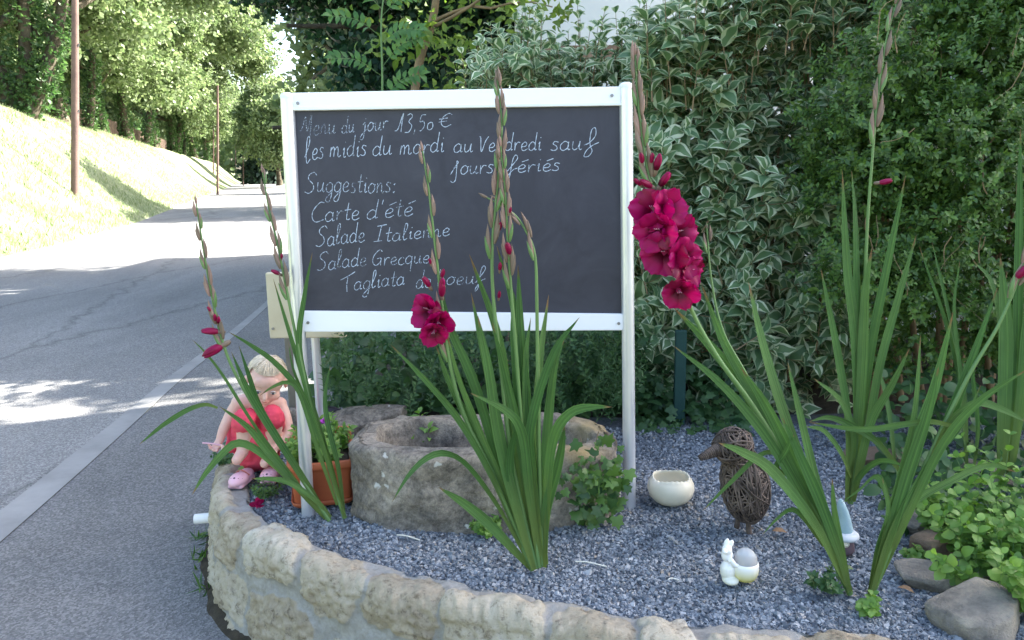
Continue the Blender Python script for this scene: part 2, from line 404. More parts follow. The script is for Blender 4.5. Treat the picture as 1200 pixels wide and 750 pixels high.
def wall_mat():
    """lc.x = stone mask (0 mortar, 1 stone), lc.y = random per stone"""
    m = mat('wall_stone', (0.4, 0.36, 0.28), 0.92, 0, 0.25)
    n, l, b = nodes(m)
    at = N(m, 'ShaderNodeAttribute', attribute_name='lc'); sx = N(m, 'ShaderNodeSeparateXYZ'); l.new(at.outputs['Vector'], sx.inputs[0])
    tc = N(m, 'ShaderNodeTexCoord')
    nz = N(m, 'ShaderNodeTexNoise', Scale=9, Detail=9, Roughness=0.7, Distortion=0.8); l.new(tc.outputs['Object'], nz.inputs['Vector'])
    ad = N(m, 'ShaderNodeMath', operation='MULTIPLY_ADD'); ad.inputs[1].default_value = 0.34; l.new(sx.outputs[1], ad.inputs[0])
    sc = N(m, 'ShaderNodeMath', operation='MULTIPLY_ADD'); sc.inputs[1].default_value = 0.9; sc.inputs[2].default_value = -0.06; l.new(nz.outputs['Fac'], sc.inputs[0]); l.new(sc.outputs[0], ad.inputs[2])
    r = ramp(m, [(0.12, (0.16, 0.13, 0.095)), (0.30, (0.32, 0.27, 0.195)), (0.50, (0.46, 0.40, 0.305)), (0.72, (0.55, 0.50, 0.405)), (0.92, (0.67, 0.64, 0.57))])
    l.new(ad.outputs[0], r.inputs['Fac'])
    n3 = N(m, 'ShaderNodeTexNoise', Scale=30, Detail=9, Roughness=0.8); l.new(tc.outputs['Object'], n3.inputs['Vector'])
    pit = ramp(m, [(0.36, (0.34, 0.31, 0.28)), (0.47, (.93, .92, .9)), (0.7, (1.12, 1.11, 1.08))]); l.new(n3.outputs['Fac'], pit.inputs['Fac'])
    mp = N(m, 'ShaderNodeMix', data_type='RGBA', blend_type='MULTIPLY'); mp.inputs[0].default_value = 0.85
    l.new(r.outputs['Color'], mp.inputs[6]); l.new(pit.outputs['Color'], mp.inputs[7])
    mr = ramp(m, [(0.3, (0.27, 0.26, 0.235)), (0.7, (0.45, 0.435, 0.40))]); l.new(n3.outputs['Fac'], mr.inputs['Fac'])
    n4 = N(m, 'ShaderNodeTexNoise', Scale=22, Detail=4); l.new(tc.outputs['Object'], n4.inputs['Vector'])
    mk = N(m, 'ShaderNodeMath', operation='MULTIPLY_ADD'); mk.inputs[1].default_value = 0.7; mk.inputs[2].default_value = -0.35; l.new(n4.outputs['Fac'], mk.inputs[0])
    m3 = N(m, 'ShaderNodeMath', operation='ADD'); l.new(mk.outputs[0], m3.inputs[0]); l.new(sx.outputs[0], m3.inputs[1])
    ms = ramp(m, [(0.30, (0, 0, 0)), (0.72, (1, 1, 1))]); l.new(m3.outputs[0], ms.inputs['Fac'])
    mx = N(m, 'ShaderNodeMix', data_type='RGBA'); l.new(ms.outputs['Color'], mx.inputs[0]); l.new(mr.outputs['Color'], mx.inputs[6]); l.new(mp.outputs[2], mx.inputs[7])
    l.new(mx.outputs[2], b.inputs['Base Color'])
    bp = N(m, 'ShaderNodeBump', Strength=1.0, Distance=0.014); l.new(n3.outputs['Fac'], bp.inputs['Height']); l.new(bp.outputs[0], b.inputs['Normal'])
wall_mat()
def granite_mat():
    """weathered trough stone with white lichen spots, ochre lichen where lc.y is high"""
    m = mat('old_granite', (0.25, 0.22, 0.19), 0.95, 0, 0.2)
    n, l, b = nodes(m)
    at = N(m, 'ShaderNodeAttribute', attribute_name='lc'); sx = N(m, 'ShaderNodeSeparateXYZ'); l.new(at.outputs['Vector'], sx.inputs[0])
    tc = N(m, 'ShaderNodeTexCoord')
    nz = N(m, 'ShaderNodeTexNoise', Scale=5, Detail=10, Roughness=0.78, Distortion=0.8); l.new(tc.outputs['Object'], nz.inputs['Vector'])
    r = ramp(m, [(0.30, (0.05, 0.046, 0.046)), (0.42, (0.16, 0.145, 0.125)), (0.55, (0.29, 0.255, 0.21)), (0.75, (0.46, 0.42, 0.36))]); l.new(nz.outputs['Fac'], r.inputs['Fac'])
    n3 = N(m, 'ShaderNodeTexNoise', Scale=34, Detail=9, Roughness=0.82); l.new(tc.outputs['Object'], n3.inputs['Vector'])
    pit = ramp(m, [(0.34, (0.35, 0.33, 0.31)), (0.5, (1, 1, 1)), (0.66, (1.6, 1.56, 1.5))]); l.new(n3.outputs['Fac'], pit.inputs['Fac'])
    mp = N(m, 'ShaderNodeMix', data_type='RGBA', blend_type='MULTIPLY'); mp.inputs[0].default_value = 0.9
    l.new(r.outputs['Color'], mp.inputs[6]); l.new(pit.outputs['Color'], mp.inputs[7])
    och = N(m, 'ShaderNodeMix', data_type='RGBA'); och.inputs[7].default_value = (0.34, 0.26, 0.13, 1)
    om = N(m, 'ShaderNodeMath', operation='MULTIPLY'); l.new(sx.outputs[1], om.inputs[0]); l.new(nz.outputs['Fac'], om.inputs[1])
    l.new(om.outputs[0], och.inputs[0]); l.new(mp.outputs[2], och.inputs[6])
    vo = N(m, 'ShaderNodeTexVoronoi', Scale=15); 
    wv = N(m, 'ShaderNodeTexNoise', Scale=30, Detail=3); l.new(tc.outputs['Object'], wv.inputs['Vector'])
    va = N(m, 'ShaderNodeVectorMath', operation='MULTIPLY_ADD'); va.inputs[1].default_value = (0.05, 0.05, 0.05); l.new(wv.outputs['Color'], va.inputs[0]); l.new(tc.outputs['Object'], va.inputs[2]); l.new(va.outputs[0], vo.inputs['Vector'])
    bw = N(m, 'ShaderNodeRGBToBW'); l.new(vo.outputs['Color'], bw.inputs[0])
    th = N(m, 'ShaderNodeMath', operation='GREATER_THAN'); th.inputs[1].default_value = 0.6; l.new(bw.outputs[0], th.inputs[0])
    sp = ramp(m, [(0.14, (1, 1, 1)), (0.22, (0, 0, 0))]); l.new(vo.outputs['Distance'], sp.inputs['Fac'])
    mm = N(m, 'ShaderNodeMath', operation='MULTIPLY'); l.new(sp.outputs['Color'], mm.inputs[0]); l.new(th.outputs[0], mm.inputs[1])
    li = N(m, 'ShaderNodeMix', data_type='RGBA'); li.inputs[7].default_value = (0.58, 0.57, 0.53, 1)
    l.new(mm.outputs[0], li.inputs[0]); l.new(och.outputs[2], li.inputs[6]); l.new(li.outputs[2], b.inputs['Base Color'])
    bp = N(m, 'ShaderNodeBump', Strength=1.0, Distance=0.012); l.new(n3.outputs['Fac'], bp.inputs['Height']); l.new(bp.outputs[0], b.inputs['Normal'])
granite_mat()
noise_mat('field_rock', [(0.3, (0.10, 0.095, 0.09)), (0.5, (0.25, 0.225, 0.19)), (0.7, (0.38, 0.34, 0.27))], 9, 10, 0.95, 1.0, 55, 0.014)
noise_mat('brown_rock', [(0.25, (0.12, 0.08, 0.055)), (0.5, (0.22, 0.155, 0.11)), (0.75, (0.32, 0.24, 0.17))], 8, 9, 0.95, 0.8, 70, 0.008)

# foliage
def petal_mat():
    leaf_mat('petal', (0.30, 0.001, 0.062), (0.40, 0.003, 0.105), 0.45, 0.3, 0.25)
    m = MAT['petal']; n, l, b = nodes(m)
    src = b.inputs['Base Color'].links[0].from_socket
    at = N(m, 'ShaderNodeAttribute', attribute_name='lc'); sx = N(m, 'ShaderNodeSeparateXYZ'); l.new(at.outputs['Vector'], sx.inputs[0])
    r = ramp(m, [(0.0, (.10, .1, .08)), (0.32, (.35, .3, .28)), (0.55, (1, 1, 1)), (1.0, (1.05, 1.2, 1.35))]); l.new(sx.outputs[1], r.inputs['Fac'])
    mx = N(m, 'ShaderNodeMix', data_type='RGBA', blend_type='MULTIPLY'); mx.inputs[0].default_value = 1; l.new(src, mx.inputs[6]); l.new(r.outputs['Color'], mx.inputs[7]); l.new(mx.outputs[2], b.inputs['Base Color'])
leaf_mat('dogwood_green', (0.080, 0.155, 0.068), (0.145, 0.235, 0.10), 0.5, 0.25)
leaf_mat('dogwood_cream', (0.26, 0.34, 0.18), (0.66, 0.69, 0.49), 0.55, 0.3)
leaf_mat('box_leaf', (0.034, 0.085, 0.018), (0.125, 0.215, 0.045), 0.4, 0.25)
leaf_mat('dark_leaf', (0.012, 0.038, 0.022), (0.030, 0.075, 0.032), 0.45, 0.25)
leaf_mat('lime_leaf', (0.085, 0.13, 0.055), (0.20, 0.25, 0.125), 0.5, 0.4)
leaf_mat('lit_leaf', (0.09, 0.16, 0.03), (0.18, 0.25, 0.06), 0.5, 0.45)
leaf_mat('trunk_ivy', (0.035, 0.085, 0.028), (0.10, 0.17, 0.06), 0.45, 0.3)
leaf_mat('conifer', (0.010, 0.026, 0.018), (0.022, 0.05, 0.028), 0.6, 0.1)
leaf_mat('undergrowth_leaf', (0.028, 0.078, 0.026), (0.085, 0.165, 0.055), 0.45, 0.3)
leaf_mat('ivy_leaf', (0.025, 0.075, 0.020), (0.10, 0.19, 0.035), 0.4, 0.25)
leaf_mat('weed_leaf', (0.085, 0.19, 0.035), (0.20, 0.33, 0.075), 0.5, 0.35)
leaf_mat('sapling_leaf', (0.05, 0.13, 0.035), (0.115, 0.22, 0.06), 0.45, 0.4)
leaf_mat('grass_blade', (0.13, 0.185, 0.065), (0.36, 0.385, 0.26), 0.6, 0.4)
leaf_mat('blade', (0.055, 0.135, 0.040), (0.105, 0.20, 0.062), 0.5, 0.28, 0.22, vein=0.5)
leaf_mat('stalk', (0.085, 0.17, 0.045), (0.12, 0.21, 0.07), 0.45, 0.0)
leaf_mat('bract', (0.16, 0.125, 0.085), (0.29, 0.185, 0.145), 0.5, 0.15)
petal_mat()
leaf_mat('petal_dark', (0.16, 0.001, 0.03), (0.28, 0.002, 0.06), 0.45, 0.2, 0.3)
leaf_mat('dry_brown', (0.16, 0.09, 0.05), (0.28, 0.18, 0.10), 0.8, 0.1)
mat('stamen', (0.55, 0.25, 0.35), 0.5)
mat('throat', (0.10, 0.001, 0.012), 0.6)

# ------------------------------------------------------------------ leaf templates (length 1 along +Y, facing +Z)
def template(rows, mats_for=None, arch=0.12, fold=0.15):
    """rows: (t, [x offsets]) ; quads between rows; mats_for(col) -> material index"""
    V, A = [], []
    m = len(rows[0][1]); w = max(max(abs(x) for x in r[1]) for r in rows) + 1e-9
    for t, xs in rows:
        for x in xs:
            V.append((x, t, arch * math.sin(t * math.pi * 0.9) * 1.0 - arch * 0.8 * t * t + fold * abs(x)))
            A.append((x / w, t, 0))
    FF = {}
    for i in range(len(rows) - 1):
        for j in range(m - 1):
            k = mats_for(j) if mats_for else 0
            FF.setdefault(k, []).append((i * m + j, i * m + j + 1, (i + 1) * m + j + 1, (i + 1) * m + j))
    return np.array(V, float), [(np.array(f), k) for k, f in FF.items()], np.array(A, float)
def dogwood_t(q):
    rw = []
    for t, w in ((0.0, .02), (0.08, .12), (0.2, .225), (0.38, .285), (0.55, .27), (0.72, .19), (0.87, .085), (1.0, .004)):
        wi = w * (0.58 + 0.22 * math.sin(7 * t + q)); we = w * (0.58 + 0.22 * math.sin(11 * t + 2 * q + 1))
        rw.append((t, [-w, -wi, 0, we, w]))
    return template(rw, lambda j: 1 if j in (0, 3) else 0, 0.18, 0.12)
T_DOG = [dogwood_t(q * 1.3) for q in range(9)]
T_LEAF = template([(0, [-.02, 0, .02]), (.25, [-.24, 0, .24]), (.6, [-.23, 0, .23]), (1, [-.005, 0, .005])], None, .15, .2)
T_ROUND = template([(0, [-.04, 0, .04]), (.15, [-.30, 0, .30]), (.45, [-.40, 0, .40]), (.8, [-.26, 0, .26]), (1, [-.03, 0, .03])], None, .1, .18)
T_SMALL = template([(0, [-.05, 0, .05]), (.5, [-.30, 0, .30]), (1, [-.04, 0, .04])], None, .1, .3)
T_NARROW = template([(0, [-.02, .02]), (.4, [-.10, .10]), (1, [-.01, .01])], None, .1, 0)
def ivy_t():
    pts = [(0, 0), (.22, -.12), (.5, .02), (.36, .3), (.45, .62), (.18, .62), (0, 1.0), (-.18, .62), (-.45, .62), (-.36, .3), (-.5, .02), (-.22, -.12)]
    V = [(0, .35, .06)] + [(x, y, -0.08 * abs(x)) for x, y in pts]
    F = [(0, i, i % len(pts) + 1) for i in range(1, len(pts) + 1)]
    return np.array(V, float), [(np.array(F), 0)], np.array([(v[0], v[1], 0) for v in V])
T_IVY = ivy_t()
def spray_t(k, n=7, ln=0.42, wd=0.15):
    rg = np.random.default_rng(k); V, F, A = [], [], []
    for i in range(n):
        d = rg.normal(size=3); d[1] += 0.5; d /= np.linalg.norm(d)
        s = np.cross(d, rg.normal(size=3)); s /= np.linalg.norm(s)
        c = d * 0.12 + rg.normal(size=3) * 0.16; L = ln * rg.uniform(.7, 1.2); b = len(V)
        for t, w in ((0, .1), (.5, 1), (1, .1)):
            for q in (-1, 1): V.append(c + d * t * L + s * q * w * wd); A.append((q, t, 0))
        F += [(b, b + 1, b + 3, b + 2), (b + 2, b + 3, b + 5, b + 4)]
    return np.array(V), [(np.array(F), 0)], np.array(A, float)
T_SPRAY = [spray_t(k) for k in range(5)]

# ------------------------------------------------------------------ plan lines
HZ = 205
dv = ray(305, HZ); RD = Vector((dv.x, dv.y, 0)).normalized()       # direction of the road far off
RN = Vector((-RD.y, RD.x, 0))                                       # to the left of the road
def qp(x, y): return (RD.x * x + RD.y * y, RN.x * x + RN.y * y)
def xy(q, p): return (RD.x * q + RN.x * p, RD.y * q + RN.y * p)
def foot(q): return 4.3 + max(0.0, 26 - q) * 0.13
def bank_h(q, p):
    t = min(max((p - foot(q)) / 6.2, 0), 1)
    e = t * t * (3 - 2 * t) * 0.45 + t * 0.55
    return 4.7 * e + max(0.0, p - foot(q) - 6.2) * 0.10
def bank_z(x, y):
    q, p = qp(x, y); return bank_h(q, p)
def on_bank(px, py):
    r = ray(px, py); t = 5.0
    while t < 400:
        P = CAM + r * t
        if P.z < bank_z(P.x, P.y): return P
        t += 0.1
    return CAM + r * 400

# ground sheet
g = MB(); gx = np.array([[(x, y, -0.03) for x in (-600, -60, 0, 60, 600)] for y in (-200, -20, 60, 300, 900)], float)
g.grid(gx); tag(g.build('ground', MAT['earth']), kind='structure')
KERB = [(-380, 898), (0, 600), (93, 527), (140, 490), (200, 441), (262, 395), (307, 358), (342, 325), (358, 300), (357, 270), (342, 240), (326, 222), (314, 212)]
KE = [at_z(a, b, 0) for a, b in KERB]
KO = []                                       # pavement side of the gutter
for i, p in enumerate(KE):
    a, b = KE[max(i - 1, 0)], KE[min(i + 1, len(KE) - 1)]
    t = (b - a).normalized(); KO.append(p + Vector((t.y, -t.x, 0)) * max(.06, .195 - .018 * i))
LE = [Vector((*xy(q, foot(q) + 0.3), 0)) for q in (-12, 0, 6, 12, 18, 22, 26, 40, 70, 120, 190)]
def strip(name, L, R, z, m, n=160):
    A = spline(L, n); B = spline(R, n)
    G = np.array([[lerp(A[i], B[i], u) for u in (0, .33, .67, 1)] for i in range(n)]); G[:, :, 2] = z
    return tag(MB().grid(G).build(name, MAT[m]), kind='structure')
strip('road', LE, KE, 0.0, 'asphalt')
strip('gutter', KE, KO, 0.006, 'gutter_slab')
PVR = [Vector((p.x + 2.6 + (2 if i == 0 else 0), p.y + 1.0, 0)) for i, p in enumerate(KO)]
strip('pavement', KO, PVR, 0.002, 'pavement_asphalt')

# bank with its grass
qs = np.concatenate([np.linspace(-14, 60, 110), np.linspace(62, 260, 70)]); us = np.concatenate([np.linspace(0, 8, 34), np.linspace(9, 60, 14)])
G = np.zeros((len(qs), len(us), 3))
for i, q in enumerate(qs):
    for j, u in enumerate(us):
        p = foot(q) + u; x, y = xy(q, p); G[i, j] = (x, y, bank_h(q, p))
flat = G.reshape(-1, 3); lift = fbm(flat, 0.5, 4) * 0.22 + fbm(flat, 2.2, 3, (5, 5, 5)) * 0.07
uu = np.tile(us, len(qs)); flat[:, 2] += lift * np.clip(uu / 0.8, 0, 1) + np.where(uu < 0.01, -0.02, 0.01)
tag(MB().grid(flat.reshape(G.shape)).build('bank', MAT['meadow']), kind='structure')
n = 60000
q = 12 + 75 * RNG.random(n) ** 1.7; u = RNG.random(n) * 7.0
P = np.array([(*xy(a, foot(a) + b), bank_h(a, foot(a) + b)) for a, b in zip(q, u)]); P[:, 2] += fbm(P * (1, 1, 0), 0.5, 4) * 0.15
dn = fbm(P, 0.9, 3, (3, 1, 4)); keep = dn > -0.25; P = P[keep]; n = len(P)
mb = MB(); yd = rnd_unit(n) * 0.55 + np.array((0, 0, 1)); mb.stamp(T_NARROW, P, yd, rnd_unit(n), np.stack([RNG.uniform(.06, .18, n), RNG.uniform(.08, .25, n), RNG.uniform(.05, .1, n)], 1))
tag(mb.build('grass', MAT['grass_blade']), 'sunlit long grass covering the roadside bank', 'grass', kind='stuff')
# garden soil behind the gravel
G_Z = 0.355
sl = MB(); sl.box((2.0, 5.75, 0.16), (5.8, 4.6, 0.34), 0.02, mat=0); tag(sl.build('garden_soil', MAT['soil']), kind='structure')

# ------------------------------------------------------------------ house behind the hedge plus an unseen tall wing added to shade the foreground
hs = thing('house', 'pale rendered house glimpsed above the variegated hedge', 'house', (3, 9, 0))
mb = MB(); mb.box((7.8, 6.6, 4.0), (9.6, 2.6, 8.0)); mb.box((7.9, 14.0, 3.0), (15.6, 9.0, 6.0), mat=0)
hw = mb.build('wall', MAT['plaster'], hs, smooth=False)
mb = MB(); mb.box((1.35, 9.44, 2.92), (1.9, 0.12, 0.14), 0.01); mb.build('timber_ledge', MAT['brown_timber'], hs, smooth=False)
mb = MB(); mb.box((7.9, 14, 6.1), (16.4, 9.6, 0.2), 0.02); mb.box((7.8, 6.6, 8.1), (10.2, 3.1, 0.2), 0.02); mb.build('roof', MAT['roof_tile'], hs, smooth=False)

# ------------------------------------------------------------------ trees
def limb(mb, p, d, L, r, n=6, wob=0.15, up=0.15, mat=0):
    pts = [np.array(p, float)]; d = np.array(d, float)
    for i in range(n):
        d = d + RNG.normal(size=3) * wob + np.array((0, 0, up)); d /= np.linalg.norm(d)
        pts.append(pts[-1] + d * L / n)
    mb.tube(pts, np.linspace(r, r * 0.35, n + 1), 7, mat); return pts
def crown_points(ncl, centre, radii, per, spread, low=-0.85):
    """clump centres on and in a lumpy ellipsoid, then leaf-spray points round each"""
    c = rnd_unit(ncl * 3); c = c[c[:, 2] > low][:ncl]
    rr = RNG.uniform(0.35, 1.0, len(c)) ** 0.5 * (1 + 0.25 * fbm(c, 2.0, 2, (radii[0], 3, 1)))
    C = c * rr[:, None] * np.array(radii) + np.array(centre)
    k = len(C); sz = RNG.uniform(0.6, 1.3, k) * spread
    P = np.repeat(C, per, 0) + RNG.normal(size=(k * per, 3)) * np.repeat(sz, per)[:, None] * np.array((1, 1, 0.6))
    out = P - np.array(centre) + RNG.normal(size=P.shape) * 1.2 + np.array((0, 0, 0.6))
    return C, P, out
def make_tree(label, group, h, cr, base, per, ncl, leaf, lsize, trunk_r, stems=1, lean=0.0, name='tree', ivy=True, off=0.0):
    t = thing(name, label, 'tree', group=group)
    mb = MB(); lb = []
    for s in range(stems):
        d = np.array((lean + (s - (stems - 1) / 2) * 0.35, RNG.normal() * .05, 1.0))
        pts = limb(mb, (s * 0.3, 0, -0.3), d, h * 0.62, trunk_r * (1 if s == 0 else 0.7), 8, 0.05, 0.12); lb.append(pts)
        for k in range(7):
            i = random.randint(3, 8); a = random.random() * 6.28
            limb(mb, pts[i], (math.cos(a), math.sin(a), 0.5), cr * random.uniform(.6, .95), trunk_r * 0.4, 6, .15, .05)
    if stems == 1: mb.tube([(0, 0, -.4), (0, 0, 0), (0.02, 0, .5)], [trunk_r * 1.7, trunk_r * 1.3, trunk_r], 9)
    tr = mb.build('trunk', MAT['bark'], t)
    top = lb[0][-1]
    C, P, D = crown_points(ncl, (top[0] * .6 + off, top[1] * .6, base + (h - base) / 2), (cr, cr, (h - base) / 2), per, cr * 0.16)
    mb = MB(); idx = RNG.integers(0, 5, len(P))
    for k in range(5):
        s = idx == k; mb.stamp(T_SPRAY[k], P[s], D[s], rnd_unit(s.sum()), RNG.uniform(.7, 1.25, s.sum()) * lsize)
    mb.build('crown', MAT[leaf], t)
    if ivy:
        m2 = MB(); n = 260
        for pts in lb:
            pts = np.array(pts); z = RNG.random(n) * h * 0.33; i = np.clip((z / (h * .62) * 8), 0, 7.9); i0 = i.astype(int); f = (i - i0)[:, None]
            c = pts[i0] * (1 - f) + pts[i0 + 1] * f; a = RNG.random(n) * 6.28; o = np.stack([np.cos(a), np.sin(a), a * 0], 1)
            m2.stamp(T_SPRAY[1], c + o * trunk_r * 1.15, o + np.array((0, 0, .3)), rnd_unit(n), RNG.uniform(.5, 1.1, n) * .55)
        m2.build('ivy', MAT['trunk_ivy'], t)
    return t
def crest(px, u):
    best = None
    for q_ in np.arange(8, 260, .25):
        x, y = xy(q_, foot(q_) + u); v = CROT.transposed() @ (Vector((x, y, bank_h(q_, foot(q_) + u))) - CAM)
        if v.z < -1:
            e = abs(600 + FPX * v.x / -v.z - px)
            if best is None or e < best[0]: best = (e, x, y, bank_h(q_, foot(q_) + u) - .1)
    return Vector(best[1:])
ROWG = 'lime trees in a row on top of the bank'
kinds = [make_tree('x', ROWG, 18, 6.4, 2.4, 60, 100, 'lime_leaf', 0.85, 0.45), make_tree('x', ROWG, 17, 6.0, 2.2, 60, 100, 'lime_leaf', 0.8, 0.36), make_tree('x', ROWG, 19, 6.8, 2.8, 60, 105, 'lime_leaf', 0.9, 0.40)]
big = make_tree('big leaning tree with several dark ivy clad stems at the left edge', ROWG, 16, 5.0, 3.6, 46, 85, 'lime_leaf', 0.8, 0.5, stems=3, lean=0.16)
big.location = crest(16, 6.2); big.rotation_euler.z = rad(10)
TB = [(72, 136, 'slim ivy clad tree standing just left of the brown utility pole'), (120, 146, 'tree first to the right of the brown utility pole'),
      (150, 153, 'pale trunked tree second to the right of the brown utility pole'), (182, 163, 'tree third to the right of the brown utility pole on the bank'),
      (203, 172, 'slightly leaning tree fourth to the right of the brown utility pole'), (215, 177, 'thin tree fifth to the right of the brown utility pole'), (228, 180, 'tree sixth to the right of the brown utility pole near the twin poles'),
      (243, 186, 'distant tree on the bank just left of the twin poles'), (262, 193, 'distant tree on the bank between the twin poles and the far poles'), (276, 199, 'farthest tree of the row on the bank')]
tall = make_tree('tall lit tree with a high crown leaning over the road, nearest of the overhanging ones', ROWG, 19, 5.6, 7.5, 60, 90, 'lime_leaf', .85, .3, lean=.22, off=3.6)
for k, (q_, u_, s_, lab) in enumerate(((60, 6.4, 1.0, None), (88, 6.4, 1.1, 'tall lit tree with a high crown above the twin poles'), (116, 6.2, 1.25, 'farthest tall lit tree with a high crown, left of the gap of sky'))):
    o = tall if k == 0 else copy_tree(tall)
    o.location = (*xy(q_, foot(q_) + u_), bank_h(q_, foot(q_) + u_) - .1); o.scale = (s_,) * 3; o.rotation_euler.z = math.atan2(-RN.y, -RN.x) + (k - 1) * .15
    if lab: o['label'] = lab
for i, (a, b, lab) in enumerate(TB):
    o = kinds[i] if i < 3 else copy_tree(kinds[i % 3])
    o.location = crest(a, 6.3 + .5 * (i % 2)); o.rotation_euler.z = random.random() * 6; o['label'] = lab
    s = random.uniform(.9, 1.1) * (1.22 if i > 5 else 1); o.scale = (s, s, s)
# wood behind the row, far conifers, trees on the right side of the road
wood = MB(); n = 5200
q = RNG.uniform(18, 190, n); p = RNG.uniform(17, 24, n)
P = np.array([(*xy(a, foot(a) + b), 0) for a, b in zip(q, p)]); top = 5 + 6 * (fbm(P, .12, 3) + .6)
P[:, 2] = 4.5 + RNG.random(n) ** .8 * top
for k in range(5):
    s = np.arange(n) % 5 == k; wood.stamp(T_SPRAY[k], P[s], rnd_unit(s.sum()), rnd_unit(s.sum()), RNG.uniform(1.6, 3.0, s.sum()))
tag(wood.build('wood', MAT['trunk_ivy']), 'dark woodland filling the gaps behind the row of trees', 'wood', kind='stuff')
fn = thing('fence', 'brown wooden fence behind the tree trunks on the bank', 'fence')
mb = MB(); qq = np.arange(22, 130, 0.22); 
for q_ in qq:
    x, y = xy(q_, foot(q_) + 8.6); z = bank_h(q_, foot(q_) + 8.6); h = 1.9 + random.uniform(-.06, .06)
    mb.box((x, y, z + h / 2), (0.19, 0.03, h), 0, Matrix.Rotation(math.atan2(RD.y, RD.x), 3, 'Z'))
mb.build('board_panel', MAT['fence_brown'], fn, smooth=False)

RG2 = 'trees beside the far right edge of the road'
rt = make_tree('leafy tree beyond the menu board on the far right of the road', RG2, 9, 3.0, 1.6, 40, 70, 'lime_leaf', 0.7, 0.25, ivy=False)
rt.location = (*at_y(412, 205, 72).xy, 0)
for (a, Y, s, lab) in ((470, 40, 1.4, 'tall tree behind the dark overhanging tree beyond the board'), (462, 34, .9, 'nearer tree behind the top left of the menu board'), (348, 110, 1.0, 'distant tree right of the road end, next to the left post'), (327, 125, 1.75, 'tall pale distant tree at the end of the road below the gap of sky'), (338, 100, 1.25, 'rounded distant tree just left of the top corner of the board')):
    o = copy_tree(rt); o.location = (*at_y(a, 205, Y).xy, 0); o.scale = (s, s, s); o.rotation_euler.z = a; o['label'] = lab
def conifer(label, h, r, loc):
    t = thing('conifer', label, 'tree', group='dark conifers at the far end of the road')
    MB().tube([(0, 0, 0), (0, 0, h * .9)], [.3, .05], 7).build('trunk', MAT['bark'], t)
    m = MB(); n = 1500; z = 1 + (h - 1) * RNG.random(n) ** 1.4; a = RNG.random(n) * 6.28; rr = r * (1 - z / (h + .2)) * RNG.uniform(.4, 1, n)
    o = np.stack([np.cos(a), np.sin(a), a * 0 - .3], 1); P = np.stack([np.cos(a) * rr, np.sin(a) * rr, z], 1)
    m.stamp(T_SPRAY[0], P, o, rnd_unit(n), RNG.uniform(1.4, 2.4, n)); m.build('crown', MAT['conifer'], t); t.location = loc
    return t
conifer('dark conifer closing the far end of the road', 15, 4.5, (*at_y(313, 205, 150).xy, 0))
conifer('tall dark conifer farthest right at the road end', 18, 5, (*at_y(322, 205, 165).xy, 0))
far = MB(); n = 2600; P = np.stack([RNG.uniform(-150, 60, n), RNG.uniform(195, 215, n), RNG.random(n) ** .7 * 17], 1)
far.stamp(T_SPRAY[2], P, rnd_unit(n), rnd_unit(n), RNG.uniform(3, 6, n)); tag(far.build('far_wood', MAT['lime_leaf']), 'far wood across the end of the road', 'wood', kind='stuff')

gt = make_tree('garden tree standing between the two wings of the house', None, 9.0, 1.7, 6.1, 20, 14, 'lit_leaf', .5, .12, ivy=False)
gt.location = (3.5, 8.9, 0)  # added only for its dappled shadow on the road, crown out of view
# dark overhanging tree above the left of the board
dt = thing('overhanging_tree', 'dark shaded tree overhanging the top left of the menu board', 'tree', (-1.5, 13.5, 0))
mb = MB(); pts = limb(mb, (-1.2, 13.8, 0), (0, 0, 1), 6.5, .22, 8, .05, .1)
for k in range(12):
    a = random.random() * 6.28; limb(mb, pts[random.randint(3, 8)], (math.cos(a), math.sin(a), .25), 2.8, .08, 7, .15, 0.0)
mb.build('trunk', MAT['bark'], dt)
C, P, D = crown_points(170, (-1.3, 13.5, 6.7), (3.6, 3.0, 4.0), 85, .42, -0.97)
thr = at_y(330, 108, 13.5); kx = P[:, 0] + RNG.normal(size=len(P)) * .12
lowlim = np.interp(kx, [-5.6, -4.9, -4.3, -3.6, -3.25, -2.9, 0, 3], [6.2, 4.7, 4.35, 4.15, 3.8, 2.6, 2.6, 2.6]) + .25 * fbm(P, .9, 2)
s_ = (P[:, 2] > lowlim) & (P[:, 0] > -4.75 + .2 * RNG.normal(size=len(P))); P2 = P[s_]; D2 = (P2 - np.array((-1.6, 13.5, 7.5))) * np.array((1, 1, .3)) + RNG.normal(size=P2.shape) - np.array((0, 0, .9))
mb = MB(); idx = RNG.integers(0, 5, len(P2))
for k in range(5):
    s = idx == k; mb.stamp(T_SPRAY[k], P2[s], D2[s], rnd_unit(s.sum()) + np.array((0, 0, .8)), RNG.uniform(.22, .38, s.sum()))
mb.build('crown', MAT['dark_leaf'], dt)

# slim tree with sunlit leaves right of the dark one
st = thing('slim_tree', 'slim pale trunked tree with bright leaves above the board, right of the dark tree', 'tree', (*at_y(500, 200, 8.0).xy, 0))
mb = MB(); b0 = at_y(487, 95, 8.0); b1 = at_y(508, 20, 8.0); b2 = at_y(515, -60, 8.0)
mb.tube(spline([(b0.x - .1, 8, 0), (b0.x - .05, 8, 1.4), b0, b1, b2, b2 + Vector((0.1, 0, 1.2))], 20), np.linspace(.055, .025, 20), 8)
for k in range(7): limb(mb, b1 + Vector((0, 0, random.uniform(-.5, 1.6))), (random.uniform(-.3, 1), random.uniform(-.6, .6), .3), 1.2, .018, 6, .2, .05)
mb.build('trunk', MAT['tan_twig'], st)
C, P, D = crown_points(60, (b1.x + .35, 8.2, b1.z + .5), (1.0, .9, 1.3), 26, .17, -1)
mb = MB(); mb.stamp(T_LEAF, P, D, rnd_unit(len(P)) + np.array((0, 0, .5)), RNG.uniform(.07, .13, len(P))); mb.build('crown', MAT['lit_leaf'], st)

